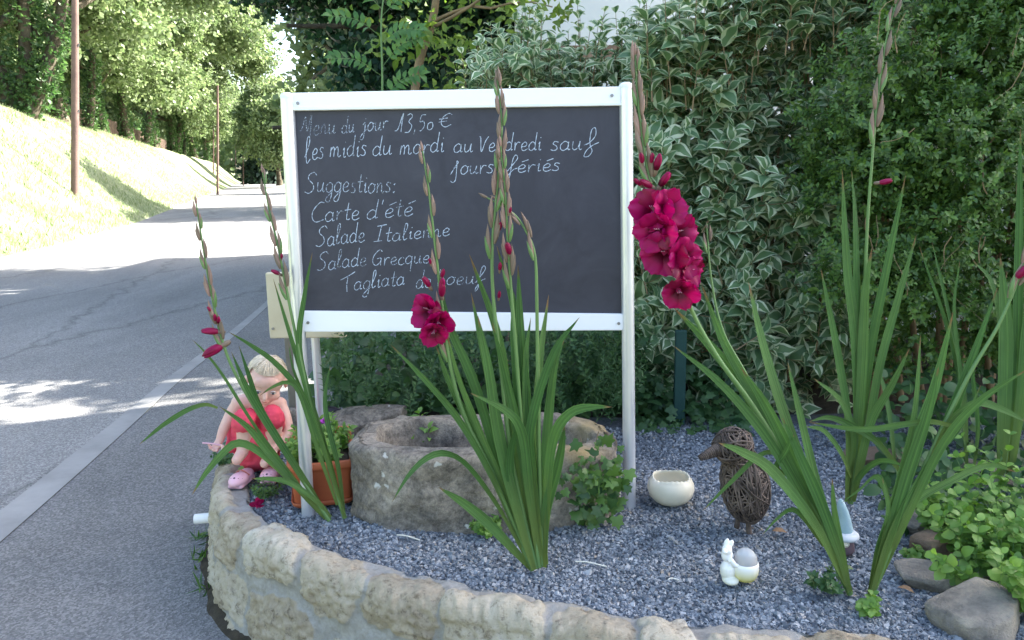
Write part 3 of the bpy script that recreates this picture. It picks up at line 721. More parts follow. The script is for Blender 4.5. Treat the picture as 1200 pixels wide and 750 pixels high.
# young ash shoot with feathery leaves
sa = thing('ash_sapling', 'young sapling with pale green feathery leaves rising above the board', 'sapling', (*at_y(448, 400, 5.2).xy, .3))
mb = MB(); S = spline([at_y(452, 390, 5.2), at_y(449, 200, 5.2), at_y(448, 90, 5.2), at_y(447, 20, 5.2), at_y(455, -35, 5.2)], 40)
mb.tube(S, np.linspace(.012, .004, 40), 6, 0); lf = MB()
for k, (i, side, ln) in enumerate([(19, -1, .34), (21, 1, .34), (24, -1, .36), (25, 1, .34), (28, 1, .36), (29, -1, .36), (32, 1, .34), (33, -1, .3), (36, -1, .24), (37, 1, .24), (39, 1, .3), (39, -1, .2)]):
    p = S[i]; ln *= .72; d = np.array((side * 1.0, random.uniform(-.8, .2), random.uniform(.25, .7)))
    R = spline([p, p + d * ln * .5 + np.array((0, 0, .03)), p + d * ln + np.array((0, 0, -.02))], 9); mb.tube(R, .002, 5, 0)
    T = np.gradient(R, axis=0); T /= np.linalg.norm(T, axis=1)[:, None]
    for j in range(2, 9):
        sd = np.cross(T[j], (0, -1, .4)); sd /= np.linalg.norm(sd)
        for sg in (-1, 1):
            lf.stamp(T_LEAF, R[j][None], (sd * sg + T[j] * .55)[None], np.array([[0, -.9, .6]]) + RNG.normal(size=(1, 3)) * .25, np.array([RNG.uniform(.055, .08)]))
    lf.stamp(T_LEAF, R[8][None], T[8][None], np.array([[0, -.9, .6]]), np.array([.07]))
mb.build('stem', MAT['stalk'], sa); lf.build('foliage', MAT['sapling_leaf'], sa)

# ------------------------------------------------------------------ utility poles on the bank
PG = 'wooden utility poles along the bank'
for (a, b, top, r, lab) in ((88, 228, -60, .115, 'near brown wooden utility pole standing on the grassy bank'), (250, 203, 112, .10, 'left of the two close utility poles on the bank'),
                            (255, 228, 100, .10, 'right of the two close utility poles, at the foot of the bank'), (276, 209, 160, .10, 'slender far pole left of the pale far pole'), (279, 207, 165, .08, 'thin far pole in the middle of the far group'), (285, 218, 148, .085, 'pale far pole beside the road, rightmost of the poles')):
    P0 = on_bank(a, b) if a != 285 else at_z(a, b, 0); q0, p0 = qp(P0.x, P0.y)
    T0 = at_y(a, top, P0.y); t = thing('utility_pole', lab, 'pole', P0, group=PG)
    MB().tube([P0 - Vector((0, 0, .4)), P0, lerp(P0, T0, .5), T0], [r * 1.15, r * 1.1, r, r * .8], 12).build('shaft', MAT['pole_wood'], t)
    if a == 88:
        for zz in (0.35, 0.62): MB().tube([lerp(P0, T0, zz) + Vector((r * .9, -.02, -.05)), lerp(P0, T0, zz) + Vector((r * 1.25, -.02, .05))], .02, 6).build('step_bolt', MAT['screw_steel'], t)

# ------------------------------------------------------------------ hedges
def shoots(n, root, dirs, length, pairs, leaf_len, leaf_T, mb, stem_mb, droop=.15, ang=0.9, srad=.004, flop=.25):
    for i in range(n):
        d = dirs[i] / np.linalg.norm(dirs[i]); L = length[i]
        side = np.cross(d, RNG.normal(size=3)); side /= np.linalg.norm(side)
        end = root[i] + d * L + np.array((0, 0, -droop * L)) * (1 - d[2]) + side * .06 * L
        S = spline([root[i], root[i] + d * L * .5 + side * .05 * L, end], pairs + 2)
        if stem_mb is not None: stem_mb.tube(S[::2] if pairs > 6 else S, np.linspace(srad, srad * .35, len(S[::2] if pairs > 6 else S)), 4, 0, cap=False)
        T = np.gradient(S, axis=0); T /= np.linalg.norm(T, axis=1)[:, None]
        a0 = RNG.random() * 3.14; pos, yd, nd, sc = [], [], [], []
        u = np.cross(T[0], (0.3, .2, 1.0)); u /= np.linalg.norm(u)
        for j in range(1, pairs + 2):
            v = np.cross(T[j], u); v /= np.linalg.norm(v); u = np.cross(v, T[j])
            a = a0 + (j % 2) * 1.57 + RNG.normal() * .3
            f = min(1.0, (pairs + 2.2 - j) / 2.6 + .25)
            for sg in (0, math.pi):
                o = math.cos(a + sg) * u + math.sin(a + sg) * v
                y = o * ang + T[j] * (1.1 - .5 * f) + np.array((0, 0, -flop * f)) + RNG.normal(size=3) * .15
                pos.append(S[j]); yd.append(y); nd.append(T[j] + np.array((0, -.5, .5)) + RNG.normal(size=3) * .3); sc.append(leaf_len * f * RNG.uniform(.75, 1.2))
        tt = leaf_T[i % len(leaf_T)]
        mb.stamp(tt, np.array(pos), np.array(yd), np.array(nd), np.array(sc))

def dogwood(label, pxs, ys, Y0, Y1, n, leaf, taper, loc):
    """pxs: photo columns, ys: height of the outline (photo rows) at those columns as seen at depth Y0"""
    t = thing('variegated_shrub', label, 'shrub', loc, group='variegated dogwood shrubs behind the board')
    lf, stm = MB(), MB(); roots, dirs, lens = [], [], []
    while len(roots) < n:
        px = random.uniform(pxs[0], pxs[-1]); topy = np.interp(px, pxs, ys)
        dep = random.random() ** 1.6; Y = Y0 + (Y1 - Y0) * dep
        bot = np.interp(px, pxs, taper)
        py = topy + 34 + (bot - topy - 34) * random.random()
        # the face of the shrub bulges towards the viewer in the middle of its height
        z = at_y(px, py, Y0); Y += .30 * fbm(np.array([[z.x * 2.2, z.z * 2.2, 3.3]]), 1, 2)[0] * 1.6 + .25 * max(0, z.z - 1.6)
        P = at_y(px, py, Y); L = random.uniform(.25, .5)
        d = np.array((random.gauss(0, .35), -.55 + random.gauss(0, .35), .75 + random.gauss(0, .25)))
        if py - topy > 320: d[2] -= .45
        roots.append(np.array(P) - d / np.linalg.norm(d) * L * .6); dirs.append(d); lens.append(L)
    for i in range(n // 5):      # upright tips along the outline
        px = random.uniform(pxs[0], pxs[-1]); topy = np.interp(px, pxs, ys); P = at_y(px, topy + random.uniform(15, 80), Y0 + random.random() * .6)
        L = random.uniform(.3, .5); d = np.array((random.gauss(0, .12), random.gauss(-.05, .12), 1)); roots.append(np.array(P) - d * L * .55); dirs.append(d); lens.append(L)
    shoots(len(roots), roots, dirs, lens, 5, leaf, T_DOG, lf, stm)
    for i in range(12):
        px = random.uniform(pxs[0] + 20, pxs[-1] - 20); a = at_y(px, 500, (Y0 + Y1) / 2); b = at_y(px + random.uniform(-40, 40), np.interp(px, pxs, ys) + 120, (Y0 + Y1) / 2)
        stm.tube(spline([(a.x, a.y, .3), lerp(a, b, .5) + Vector((random.gauss(0, .05), 0, 0)), b], 10), np.linspace(.014, .005, 10), 6)
    m_ = 2600; pp = [(px_, random.uniform(np.interp(px_, pxs, ys) + 95, np.interp(px_, pxs, taper) + 20)) for px_ in (random.uniform(pxs[0], pxs[-1]) for _ in range(m_))]; P = np.array([at_y(a, b, Y1 + random.uniform(.1, .45)) for a, b in pp]); P = P[P[:, 2] > .3]; m_ = len(P)
    lf.stamp(T_LEAF, P, rnd_unit(m_), RNG.normal(0, .5, (m_, 3)) + np.array((0, -1, .2)), RNG.uniform(.09, .16, m_))
    stm.build('stem', MAT['tan_twig'], t); lf.build('foliage', [MAT['dogwood_green'], MAT['dogwood_cream']], t)
    return t
dogwood('loose pale variegated shrub rising behind the top right of the board', [540, 575, 620, 700, 780], [78, 38, 30, 30, 20], 4.7, 5.5, 350, .095, [300, 300, 300, 330, 330], (.2, 5, .3))
dogwood('dense variegated shrub with cream edged leaves right of the board', [745, 790, 850, 900, 960, 1010, 1080], [22, 12, -6, -40, -60, -60, -40], 4.0, 5.0, 590, .115, [460, 480, 500, 505, 490, 400, 200], (1.2, 4.4, .3))

bx = thing('box_hedge', 'dark green small leaved evergreen hedge at the right edge', 'hedge', (2.2, 4.2, .3))
lf, stm = MB(), MB(); roots, dirs, lens = [], [], []
lumps = []
while len(lumps) < 80:
    px, py = random.uniform(985, 1330), random.uniform(-60, 415)
    lim = np.interp(py, [-60, 40, 120, 220, 320, 415], [1085, 1060, 985, 975, 985, 1010])
    if px < lim: continue
    c = np.array(at_y(px, py, 3.60 + .50 * random.random() + .12 * max(0, 2.2 - at_y(px, py, 3.8).z) * -1)); lumps.append((c, random.uniform(.10, .26)))
for c, r in lumps:
    k = int(80 * (r / .2) ** 2); u = rnd_unit(k); u = u[u[:, 1] < .45]
    for v in u:
        p = c + v * r * np.array((1.1, .9, .85)) * random.uniform(.75, 1.05); d = v * .8 + np.array((0, -.25, .45)) + RNG.normal(size=3) * .35
        roots.append(p - d * .05); dirs.append(d); lens.append(random.uniform(.09, .17))
for i in range(1500):     # filling behind
    px, py = random.uniform(950, 1360), random.uniform(-140, 470); P = at_y(px, py, random.uniform(4.45, 5.0)); roots.append(np.array(P)); dirs.append(RNG.normal(size=3) + np.array((0, -.4, .4))); lens.append(.2)
shoots(len(roots), roots, dirs, lens, 8, .030, [T_SMALL], lf, None, .05, .9, .002, .1)
n = 5000; pxy = [(random.uniform(930, 1380), random.uniform(-170, 500)) for _ in range(n)]; P = np.array([at_y(a, b, random.uniform(4.75, 5.05)) for a, b in pxy]); P = P[P[:, 2] > .3]; n = len(P)
lf.stamp(T_SMALL, P, rnd_unit(n), RNG.normal(0, .5, (n, 3)) + np.array((0, -1, .2)), RNG.uniform(.06, .11, n))
for i in range(46):
    c, r = random.choice(lumps); a = c + np.array((random.gauss(0, .06), -r * 1.0, random.gauss(0, .06)))
    d = np.array((random.gauss(-.1, .3), random.gauss(0, .15), random.choice((1, -.6)))); m_ = MB(); limb(m_, a, d, random.uniform(.12, .34), random.uniform(.0015, .0042), 7, .2, 0); m_.build('branch', MAT['tan_twig'], bx)
for i in range(14):
    px = random.uniform(1000, 1250); a = at_y(px, 470, 4.2); b = at_y(px + random.uniform(-50, 50), 200, 4.1); m_ = MB(); m_.tube(spline([(a.x, a.y, .3), lerp(a, b, .5), b], 8), np.linspace(.02, .008, 8), 6); m_.build('branch', MAT['tan_twig'], bx)
lf.build('foliage', MAT['box_leaf'], bx)

# undergrowth below the board and the hedges
ug, us_ = MB(), MB()
n = 1500; pxy = [(random.uniform(372, 760), random.uniform(375, 490)) for _ in range(n)]
P = np.array([at_y(a, b, 3.75 + random.random() * .9 + (490 - b) * .002) for a, b in pxy]); P[:, 2] = np.maximum(P[:, 2], .36)
ug.stamp(T_ROUND, P, np.stack([RNG.normal(0, .7, n), -.6 + RNG.normal(0, .5, n), RNG.normal(-.25, .5, n)], 1), RNG.normal(0, .5, (n, 3)) + np.array((0, -.7, .8)), RNG.uniform(.035, .11, n))
n = 700; pxy = [(random.uniform(742, 880), random.uniform(425, 528)) for _ in range(n)]
P = np.array([at_y(a, b, 3.62 + random.random() * .5 + (528 - b) * .004) for a, b in pxy]); P[:, 2] = np.maximum(P[:, 2], .36)
ug.stamp(T_IVY, P, np.stack([RNG.normal(0, .7, n), -.7 + RNG.normal(0, .4, n), RNG.normal(-.3, .4, n)], 1), RNG.normal(0, .4, (n, 3)) + np.array((0, -.6, .9)), RNG.uniform(.03, .065, n))
n = 1100; pxy = [(random.uniform(1030, 1260), random.uniform(430, 640)) for _ in range(n)]
P = np.array([at_y(a, b, 3.35 - (b - 430) * .0042 + random.random() * .5) for a, b in pxy]); P[:, 2] = np.maximum(P[:, 2], .34)
ug.stamp(T_ROUND, P, np.stack([RNG.normal(0, .7, n), -.6 + RNG.normal(0, .5, n), RNG.normal(-.2, .5, n)], 1), RNG.normal(0, .5, (n, 3)) + np.array((0, -.7, .8)), RNG.uniform(.03, .07, n))
roots, dirs, lens = [], [], []          # fine whorled stems (goosegrass)
for i in range(260):
    a, b = random.uniform(600, 745) if i % 3 else random.uniform(380, 560), random.uniform(400, 500); P = at_y(a, b, 3.55 + random.random() * .5)
    roots.append(np.array((P.x, P.y, max(P.z, .38)))); dirs.append(np.array((random.gauss(0, .35), -.25, .9))); lens.append(random.uniform(.15, .3))
shoots(len(roots), roots, dirs, lens, 11, .03, [T_NARROW, T_SMALL], us_, us_, .1, 1.0, .0015, 0)
ug.V += us_.V; ug.A += us_.A; ug.F += [(f + ug.n, m) for f, m in us_.F]; ug.n += us_.n
tag(ug.build('undergrowth', MAT['undergrowth_leaf']), 'dark tangled undergrowth and ivy under the hedges', 'undergrowth', kind='stuff')
# ------------------------------------------------------------------ raised bed wall
WP = [(256, 533), (254, 552), (253, 580), (262, 606), (296, 632), (345, 655), (410, 676), (490, 696), (600, 719), (740, 748), (880, 760), (1010, 768), (1150, 780), (1300, 790)]
W2 = spline([at_z(a, b, 0.37) for a, b in WP], 460)
seg = np.concatenate([[0], np.cumsum(np.linalg.norm(np.diff(W2, axis=0), axis=1))])
ss = np.arange(0, seg[-1], 0.006)
PX = np.interp(ss, seg, W2[:, 0]); PY = np.interp(ss, seg, W2[:, 1])
TX, TY = np.gradient(PX), np.gradient(PY); l_ = np.hypot(TX, TY); TX /= l_; TY /= l_
NX, NY = TY, -TX
for _ in range(30):
    NX[1:-1] = (NX[:-2] + NX[1:-1] * 2 + NX[2:]) / 4; NY[1:-1] = (NY[:-2] + NY[1:-1] * 2 + NY[2:]) / 4
l_ = np.hypot(NX, NY); NX /= l_; NY /= l_
HT = 0.365
prof = [(0.045, -0.03)] + [(0.045 * (1 - z / .32), z) for z in np.linspace(0, .325, 52)] + [(-.0 - .045 * math.sin(a) * 0 - .04 * (1 - math.cos(a)), .325 + .04 * math.sin(a)) for a in np.linspace(.15, math.pi / 2, 9)] \
    + [(-.04 - x, HT - .05 * x) for x in np.linspace(.006, .075, 12)] + [(-.117 - .01 * k, HT - .008 - .022 * k) for k in range(1, 5)]
prof = np.array(prof); hh = np.concatenate([[0], np.cumsum(np.linalg.norm(np.diff(prof, axis=0), axis=1))]) - 0.03
ns, nh = len(ss), len(prof)
Sg, Hg = np.meshgrid(ss, hh, indexing='ij'); Sg = Sg.ravel(); Hg = Hg.ravel()
# stones: (centre s, centre h, half width, half height, turn)
rg = np.random.default_rng(21); stones = []
for h0, hhh, w0, w1, s0 in ((.335, .118, .085, .19, -.08), (.112, .090, .08, .19, -.15), (-.03, .05, .09, .15, -.03)):
    s = s0
    while s < ss[-1] + .3:
        w = rg.uniform(w0, w1); s += w
        stones.append((s, h0 + rg.normal() * .012, w - .008, hhh * rg.uniform(.86, 1.04) - .006, rg.normal() * .07)); s += w + rg.uniform(.0, .018)
warp = np.stack([Sg, Hg, Sg * 0], 1)
ws = Sg + .050 * fbm(warp, 6, 3) + .024 * fbm(warp, 24, 3); wh = Hg + .046 * fbm(warp, 6, 3, (7, 7, 7)) + .022 * fbm(warp, 24, 3, (9, 1, 2))
bulge = np.zeros(len(Sg)); mask = np.zeros(len(Sg)); rnd = np.zeros(len(Sg))
for k, (cs, ch, hw_, hh_, an) in enumerate(stones):
    near = np.abs(Sg - cs) < hw_ + .08
    x = (ws[near] - cs); y = (wh[near] - ch); x, y = x * math.cos(an) + y * math.sin(an), y * math.cos(an) - x * math.sin(an)
    r = .045; dx = np.maximum(np.abs(x) - hw_ + r, 0); dy = np.maximum(np.abs(y) - hh_ + r, 0)
    d = np.hypot(dx, dy) - r + np.minimum(np.maximum(np.abs(x) - hw_, np.abs(y) - hh_) + r, 0)
    mk = sstep(.010, -.008, d); b = sstep(.012, -.05, d) ** .7
    big_ = mk > mask[near]
    idx = np.where(near)[0]
    mask[idx] = np.maximum(mask[idx], mk); bulge[idx] = np.maximum(bulge[idx], b * rg.uniform(.75, 1.15)); rnd[idx[big_]] = (k * 0.618) % 1
# local normals of the profile
pn = np.gradient(prof, axis=0); pn = np.stack([pn[:, 1], -pn[:, 0]], 1); pn /= np.linalg.norm(pn, axis=1)[:, None]
bx_ = np.stack([np.repeat(PX, nh) + np.repeat(NX, nh) * np.tile(prof[:, 0], ns), np.repeat(PY, nh) + np.repeat(NY, nh) * np.tile(prof[:, 0], ns), np.tile(prof[:, 1], ns)], 1)
dsp = bulge * .013 + fbm(bx_, 13, 5) * .017 + (.5 - np.abs(fbm(bx_, 26, 3, (4, 4, 4)))) * .012 * mask - .004 + fbm(bx_, 60, 3) * .009 * (0.4 + mask) + fbm(bx_, 5, 2) * .018
topf = np.tile(sstep(.30, .36, prof[:, 1]), ns)
dsp = dsp * (1 - .35 * topf) + topf * mask * (rnd - .4) * .034 + topf * fbm(bx_, 9, 3, (3, 3, 3)) * .022
dsp = np.where(np.tile(np.arange(nh) >= nh - 4, ns), dsp * .2, dsp)
bx_[:, 0] += np.repeat(NX, nh) * np.tile(pn[:, 0], ns) * dsp; bx_[:, 1] += np.repeat(NY, nh) * np.tile(pn[:, 0], ns) * dsp; bx_[:, 2] += np.tile(pn[:, 1], ns) * dsp
bw = MB(); bw.grid(bx_.reshape(ns, nh, 3)[:, ::-1], 0, np.stack([mask, rnd, mask * 0], 1).reshape(ns, nh, 3)[:, ::-1].reshape(-1, 3))
wall = bw.build('garden_wall', MAT['wall_stone'], origin=(-.3, 2.3, 0))
tag(wall, 'low curved rubble stone wall with pale mortar holding the gravel bed', 'wall')

# crack of dark earth between the pavement and the wall
so_ = np.stack([PX + NX * .03, PY + NY * .03], 1)[::6]; no_ = np.stack([NX, NY], 1)[::6]
wd_ = .055 + .035 * fbm(np.stack([so_[:, 0], so_[:, 1], so_[:, 0] * 0], 1), 7, 4)
G = np.zeros((len(so_), 4, 3))
for k, (f_, z_) in enumerate(((0, .03), (.35, .022), (.75, .012), (1, .003))): G[:, k, :2] = so_ + no_ * (wd_ * f_ * .85)[:, None]; G[:, k, 2] = z_
G[:, :, 2] += (fbm(G.reshape(-1, 3), 25, 3) * .008).reshape(G.shape[:2])
tag(MB().grid(G[:, ::-1]).build('earth_strip', MAT['soil']), kind='structure')
# ------------------------------------------------------------------ gravel
def gz(x, y):
    P = np.stack([x, y, x * 0], 1); return G_Z - .018 + .014 * fbm(P, 3, 3) + .006 * fbm(P, 9, 2)
inner = np.stack([PX - NX * .125, PY - NY * .125], 1)[::12]
poly = [tuple(p) for p in inner] + [(2.9, 2.2), (2.9, 4.0), (-.4, 4.0), (-1.2, 3.7)]
def inside(x, y, poly):
    c = np.zeros(len(x), bool); j = len(poly) - 1
    for i in range(len(poly)):
        xi, yi = poly[i]; xj, yj = poly[j]
        with np.errstate(divide='ignore', invalid='ignore'):
            c ^= ((yi > y) != (yj > y)) & (x < (xj - xi) * (y - yi) / (yj - yi + 1e-12) + xi)
        j = i
    return c
gxs, gys = np.linspace(-1.5, 2.9, 150), np.linspace(1.6, 4.0, 90)
GX, GY = np.meshgrid(gxs, gys, indexing='ij'); Z = gz(GX.ravel(), GY.ravel())
ok = inside(GX.ravel(), GY.ravel(), [(p[0], p[1]) for p in np.stack([PX - NX * .07, PY - NY * .07], 1)[::12]] + poly[len(inner):])
V = np.stack([GX.ravel(), GY.ravel(), Z], 1); i, j = np.meshgrid(np.arange(149), np.arange(89), indexing='ij'); i, j = i.ravel(), j.ravel()
F = np.stack([i * 90 + j, (i + 1) * 90 + j, (i + 1) * 90 + j + 1, i * 90 + j + 1], 1); F = F[ok[F].all(1)]
gb = MB(); gb.add(V, F, 1)
n = 150000
x = RNG.uniform(-1.4, 2.3, n); y = 1.7 + 2.1 * RNG.random(n) ** 1.25
x = x * np.clip(y / 3.0, .55, 1.1)
k = inside(x, y, poly); x, y = x[k], y[k]; n = len(x)
c8 = np.array([(a, b, c) for a in (-1, 1) for b in (-1, 1) for c in (-1, 1)], float) * .5
def chip_t(k):
    rg = np.random.default_rng(100 + k); Vv = c8 * (1, .75, .55) + rg.normal(size=(8, 3)) * .14
    return Vv, [(np.array([(0, 1, 3, 2), (4, 6, 7, 5), (0, 4, 5, 1), (2, 3, 7, 6), (0, 2, 6, 4), (1, 5, 7, 3)]), 0)], np.zeros((8, 3))
ch = np.arange(n) % 8
for k in range(8):
    s = ch == k; m = s.sum(); P = np.stack([x[s], y[s], gz(x[s], y[s]) + RNG.uniform(-.003, .006, m)], 1)
    nd = rnd_unit(m) * .55 + np.array((0, 0, 1)); gb.stamp(chip_t(k), P, rnd_unit(m), nd, RNG.uniform(.0055, .0125, m) * np.where(RNG.random(m) < .05, 1.6, 1))
tag(gb.build('gravel', [MAT['gravel_chip'], MAT['gravel_bed']], smooth=False), 'blue grey crushed stone chips filling the raised bed', 'gravel', kind='stuff')

# ------------------------------------------------------------------ stones
def rock(label, px, py, w, dpt, h, rz, m, seed, name='edging_stone', group='loose edging stones at the right of the gravel', z=None, flat=.55, tilt=0.0):
    if name == 'edging_stone': w, dpt, h = w * 1.15, dpt * 1.15, h * 1.1
    bm_ = bmesh.new(); bmesh.ops.create_icosphere(bm_, subdivisions=5, radius=1)
    V = np.array([tuple(v.co) for v in bm_.verts]); V = np.sign(V) * np.abs(V) ** .72
    V *= (1 + .16 * fbm(V, 1.1, 2, (seed, 1, 2)) + .07 * fbm(V, 3.2, 3, (seed, 5, 2)) + .025 * fbm(V, 9, 3))[:, None]
    rk = np.random.default_rng(seed)
    for _ in range(12):
        nv = rk.normal(size=3); nv /= np.linalg.norm(nv); dd = rk.uniform(.66, .92); e = V @ nv - dd; V -= np.maximum(e, 0)[:, None] * nv * .93
    V *= (1 + .03 * fbm(V, 5, 4, (seed, 9, 9)) + .015 * fbm(V, 16, 3))[:, None]
    V[:, 2] = np.where(V[:, 2] > flat, flat + (V[:, 2] - flat) * .35, V[:, 2])
    c, s = math.cos(rz), math.sin(rz); X = V[:, 0] * w / 2; Yy = V[:, 1] * dpt / 2; Zz = V[:, 2] * h / 2 + tilt * X
    for v, a, b, q in zip(bm_.verts, X * c - Yy * s, X * s + Yy * c, Zz): v.co = (a, b, q)
    P = at_z(px, py, G_Z if z is None else z); o = MB().bm(bm_, P).build(name, MAT[m], origin=P)
    return tag(o, label, 'stone', group)
rock('grey angular stone at the lower right corner, lowest of the edging stones', 1142, 724, .22, .20, .20, .3, 'field_rock', 3, tilt=.25)
rock('flat buff stone at the gravel edge below the pale green weeds', 1106, 682, .24, .13, .12, -.25, 'field_rock', 8)
rock('brownish upright stone above the flat buff stone', 1098, 640, .15, .14, .15, .5, 'brown_rock', 12)
rock('small grey stone tucked under the right hand leaves', 1082, 618, .15, .12, .10, .1, 'field_rock', 17)
rock('pale stone in the shade between the two right gladiolus plants', 1072, 590, .16, .12, .12, .8, 'field_rock', 22)
rock('low brown slab lying behind the tall right gladiolus', 1040, 535, .36, .16, .10, .1, 'brown_rock', 27)
rock('mossy stone half hidden in weeds at the far right', 1150, 560, .22, .2, .16, .4, 'field_rock', 31)
rock('weathered flat topped stone behind the left end of the trough', 432, 512, .50, .22, .34, .12, 'old_granite', 41, 'flat_stone', None, flat=.8)
rock('dark purplish stone behind the terracotta planter', 383, 505, .17, .16, .30, .2, 'dark_rock', 45, 'dark_stone', None, flat=.8)
rock('rough pale stone behind the crouching child', 344, 500, .16, .14, .24, .2, 'old_granite', 47, 'flat_stone', None, flat=.8)

# ------------------------------------------------------------------ old stone trough
TC = np.array((-.102, 2.93)); ta, tb, th = .500, .225, .265
A_ = np.linspace(0, 2 * math.pi, 220, endpoint=False)
pr = [(1.02, -.03)] + [(1.02 - .02 * z / th, z) for z in np.linspace(0, th - .02, 26)] + [(.985, th - .006), (.96, th)] + [(r, th + .004) for r in np.linspace(.93, .70, 12)] + [(.67, th - .008), (.65, th - .02)] + [(.63 - .06 * k / 8, th - .03 - .022 * k) for k in range(1, 9)] + [(r, th - .215) for r in (.4, .2, .02)]
ex = 2 / 4.2
cx = np.sign(np.cos(A_)) * np.abs(np.cos(A_)) ** ex; sy = np.sign(np.sin(A_)) * np.abs(np.sin(A_)) ** ex
G = np.zeros((len(A_), len(pr), 3)); och = np.zeros((len(A_), len(pr)))
for j, (r, z) in enumerate(pr):
    rb = r if r > .9 else (1 - (1 - r) * 1.25); ra = r if r > .9 else (1 - (1 - r) * .55)
    if r < .5: ra = rb = r
    G[:, j, 0] = TC[0] + ta * cx * ra; G[:, j, 1] = TC[1] + tb * sy * rb - .06 * (1 - (cx * ra) ** 2) * (sy < 0) * min(r, 1); G[:, j, 2] = z
f = G.reshape(-1, 3)
ctr = np.array((TC[0], TC[1], .1)); rd = f - ctr; rd[:, 2] *= .5; rd /= np.linalg.norm(rd, axis=1)[:, None]
f += rd * (fbm(f, 5, 3) * .034 + fbm(f, 16, 4) * .022 + fbm(f, 50, 3) * .008)[:, None]
up = sstep(.2, .3, f[:, 2]); f[:, 2] += up * (fbm(f, 6, 3, (1, 2, 3)) * .035 + .012) - up * sstep(.12, .4, f[:, 0]) * .03
f[:, 2] += G_Z - .01
oc = sstep(.05, .25, f[:, 0]) * sstep(.12, .26, f[:, 2] - G_Z) * sstep(-.1, .4, fbm(f, 6, 3))
tr = MB(); tr.grid(f.reshape(G.shape).transpose(1, 0, 2), 0, np.stack([oc * 0, oc * 1.5, oc * 0], 1).reshape(G.shape).transpose(1, 0, 2).reshape(-1, 3), closed=True)
tro = tr.build('stone_trough', MAT['old_granite'], origin=(TC[0], TC[1], G_Z)); tag(tro, 'old hollowed stone trough with white lichen spots on the gravel', 'trough')

# ------------------------------------------------------------------ menu board
BL, BR = at_z(361, 600, G_Z), at_z(738, 590, G_Z)
BD = Vector((BR.x - BL.x, BR.y - BL.y, 0)).normalized(); BN = Vector((BD.y, -BD.x, 0))      # BN faces the viewer
def onb(px, py, off=0.0):
    r = ray(px, py); O = BL + BN * off; t = (O - CAM).dot(BN) / r.dot(BN); return CAM + r * t
board = thing('menu_board', 'white framed black menu board on two metal posts with chalk writing', 'signboard', ((BL + BR) / 2))
def plate(mb, quad, off, thick, bev=.003):
    """quad: photo corners (tl, tr, br, bl) on the board plane"""
    bm_ = bmesh.new(); fr = [bm_.verts.new(onb(*q, 0) + BN * off) for q in quad]; bk = [bm_.verts.new(v.co - BN * thick) for v in fr]
    bm_.faces.new(fr[::-1]); bm_.faces.new(bk)
    for i in range(4): bm_.faces.new((fr[i], fr[(i + 1) % 4], bk[(i + 1) % 4], bk[i]))
    bmesh.ops.recalc_face_normals(bm_, faces=bm_.faces[:])
    bmesh.ops.bevel(bm_, geom=bm_.edges[:], offset=bev, segments=2, affect='EDGES')
    mb.bm(bm_); return mb
panel = plate(MB(), [(341, 122), (728, 118), (732, 374), (352, 374)], -.004, .012, .001).build('chalkboard', MAT['slate_panel'], board, smooth=False)
fr = plate(MB(), [(342, 109), (728, 101.5), (728, 124), (342, 130)], .010, .034).build('top_rail', MAT['white_alu'], board, smooth=False)
plate(MB(), [(343, 126.5), (728, 121), (728, 123.6), (343, 129.4)], .0135, .004, .001).build('rail_lip', MAT['brushed_alu'], fr, smooth=False)
fb = plate(MB(), [(352, 364), (733, 367.5), (733, 386.5), (352, 388.5)], .010, .034).build('bottom_rail', MAT['white_alu'], board, smooth=False)
for (a, b, par) in ((349, 121, fr), (717, 112, fr), (361, 378, fb), (725, 379, fb)):
    P = onb(a, b, .010); MB().tube([P - BN * .002, P + BN * .004], .0055, 10).build('screw', MAT['screw_steel'], par)
for (a, b, c, d) in ((336.5, 111, 361, 603), (733.5, 99, 738, 593)):
    p0, p1 = onb(a, b), onb(c, d); p1 = p1 - Vector((0, 0, .03))
    po = MB().tube([p1, lerp(p1, p0, .5), p0], .0235, 20).build('post', MAT['brushed_alu'], board)
    MB().lathe([(.0005, .008), (.012, .007), (.0205, .003), (.0245, -.004), (.0245, -.012)], 20, p0).build('post_cap', MAT['white_plastic'], po)

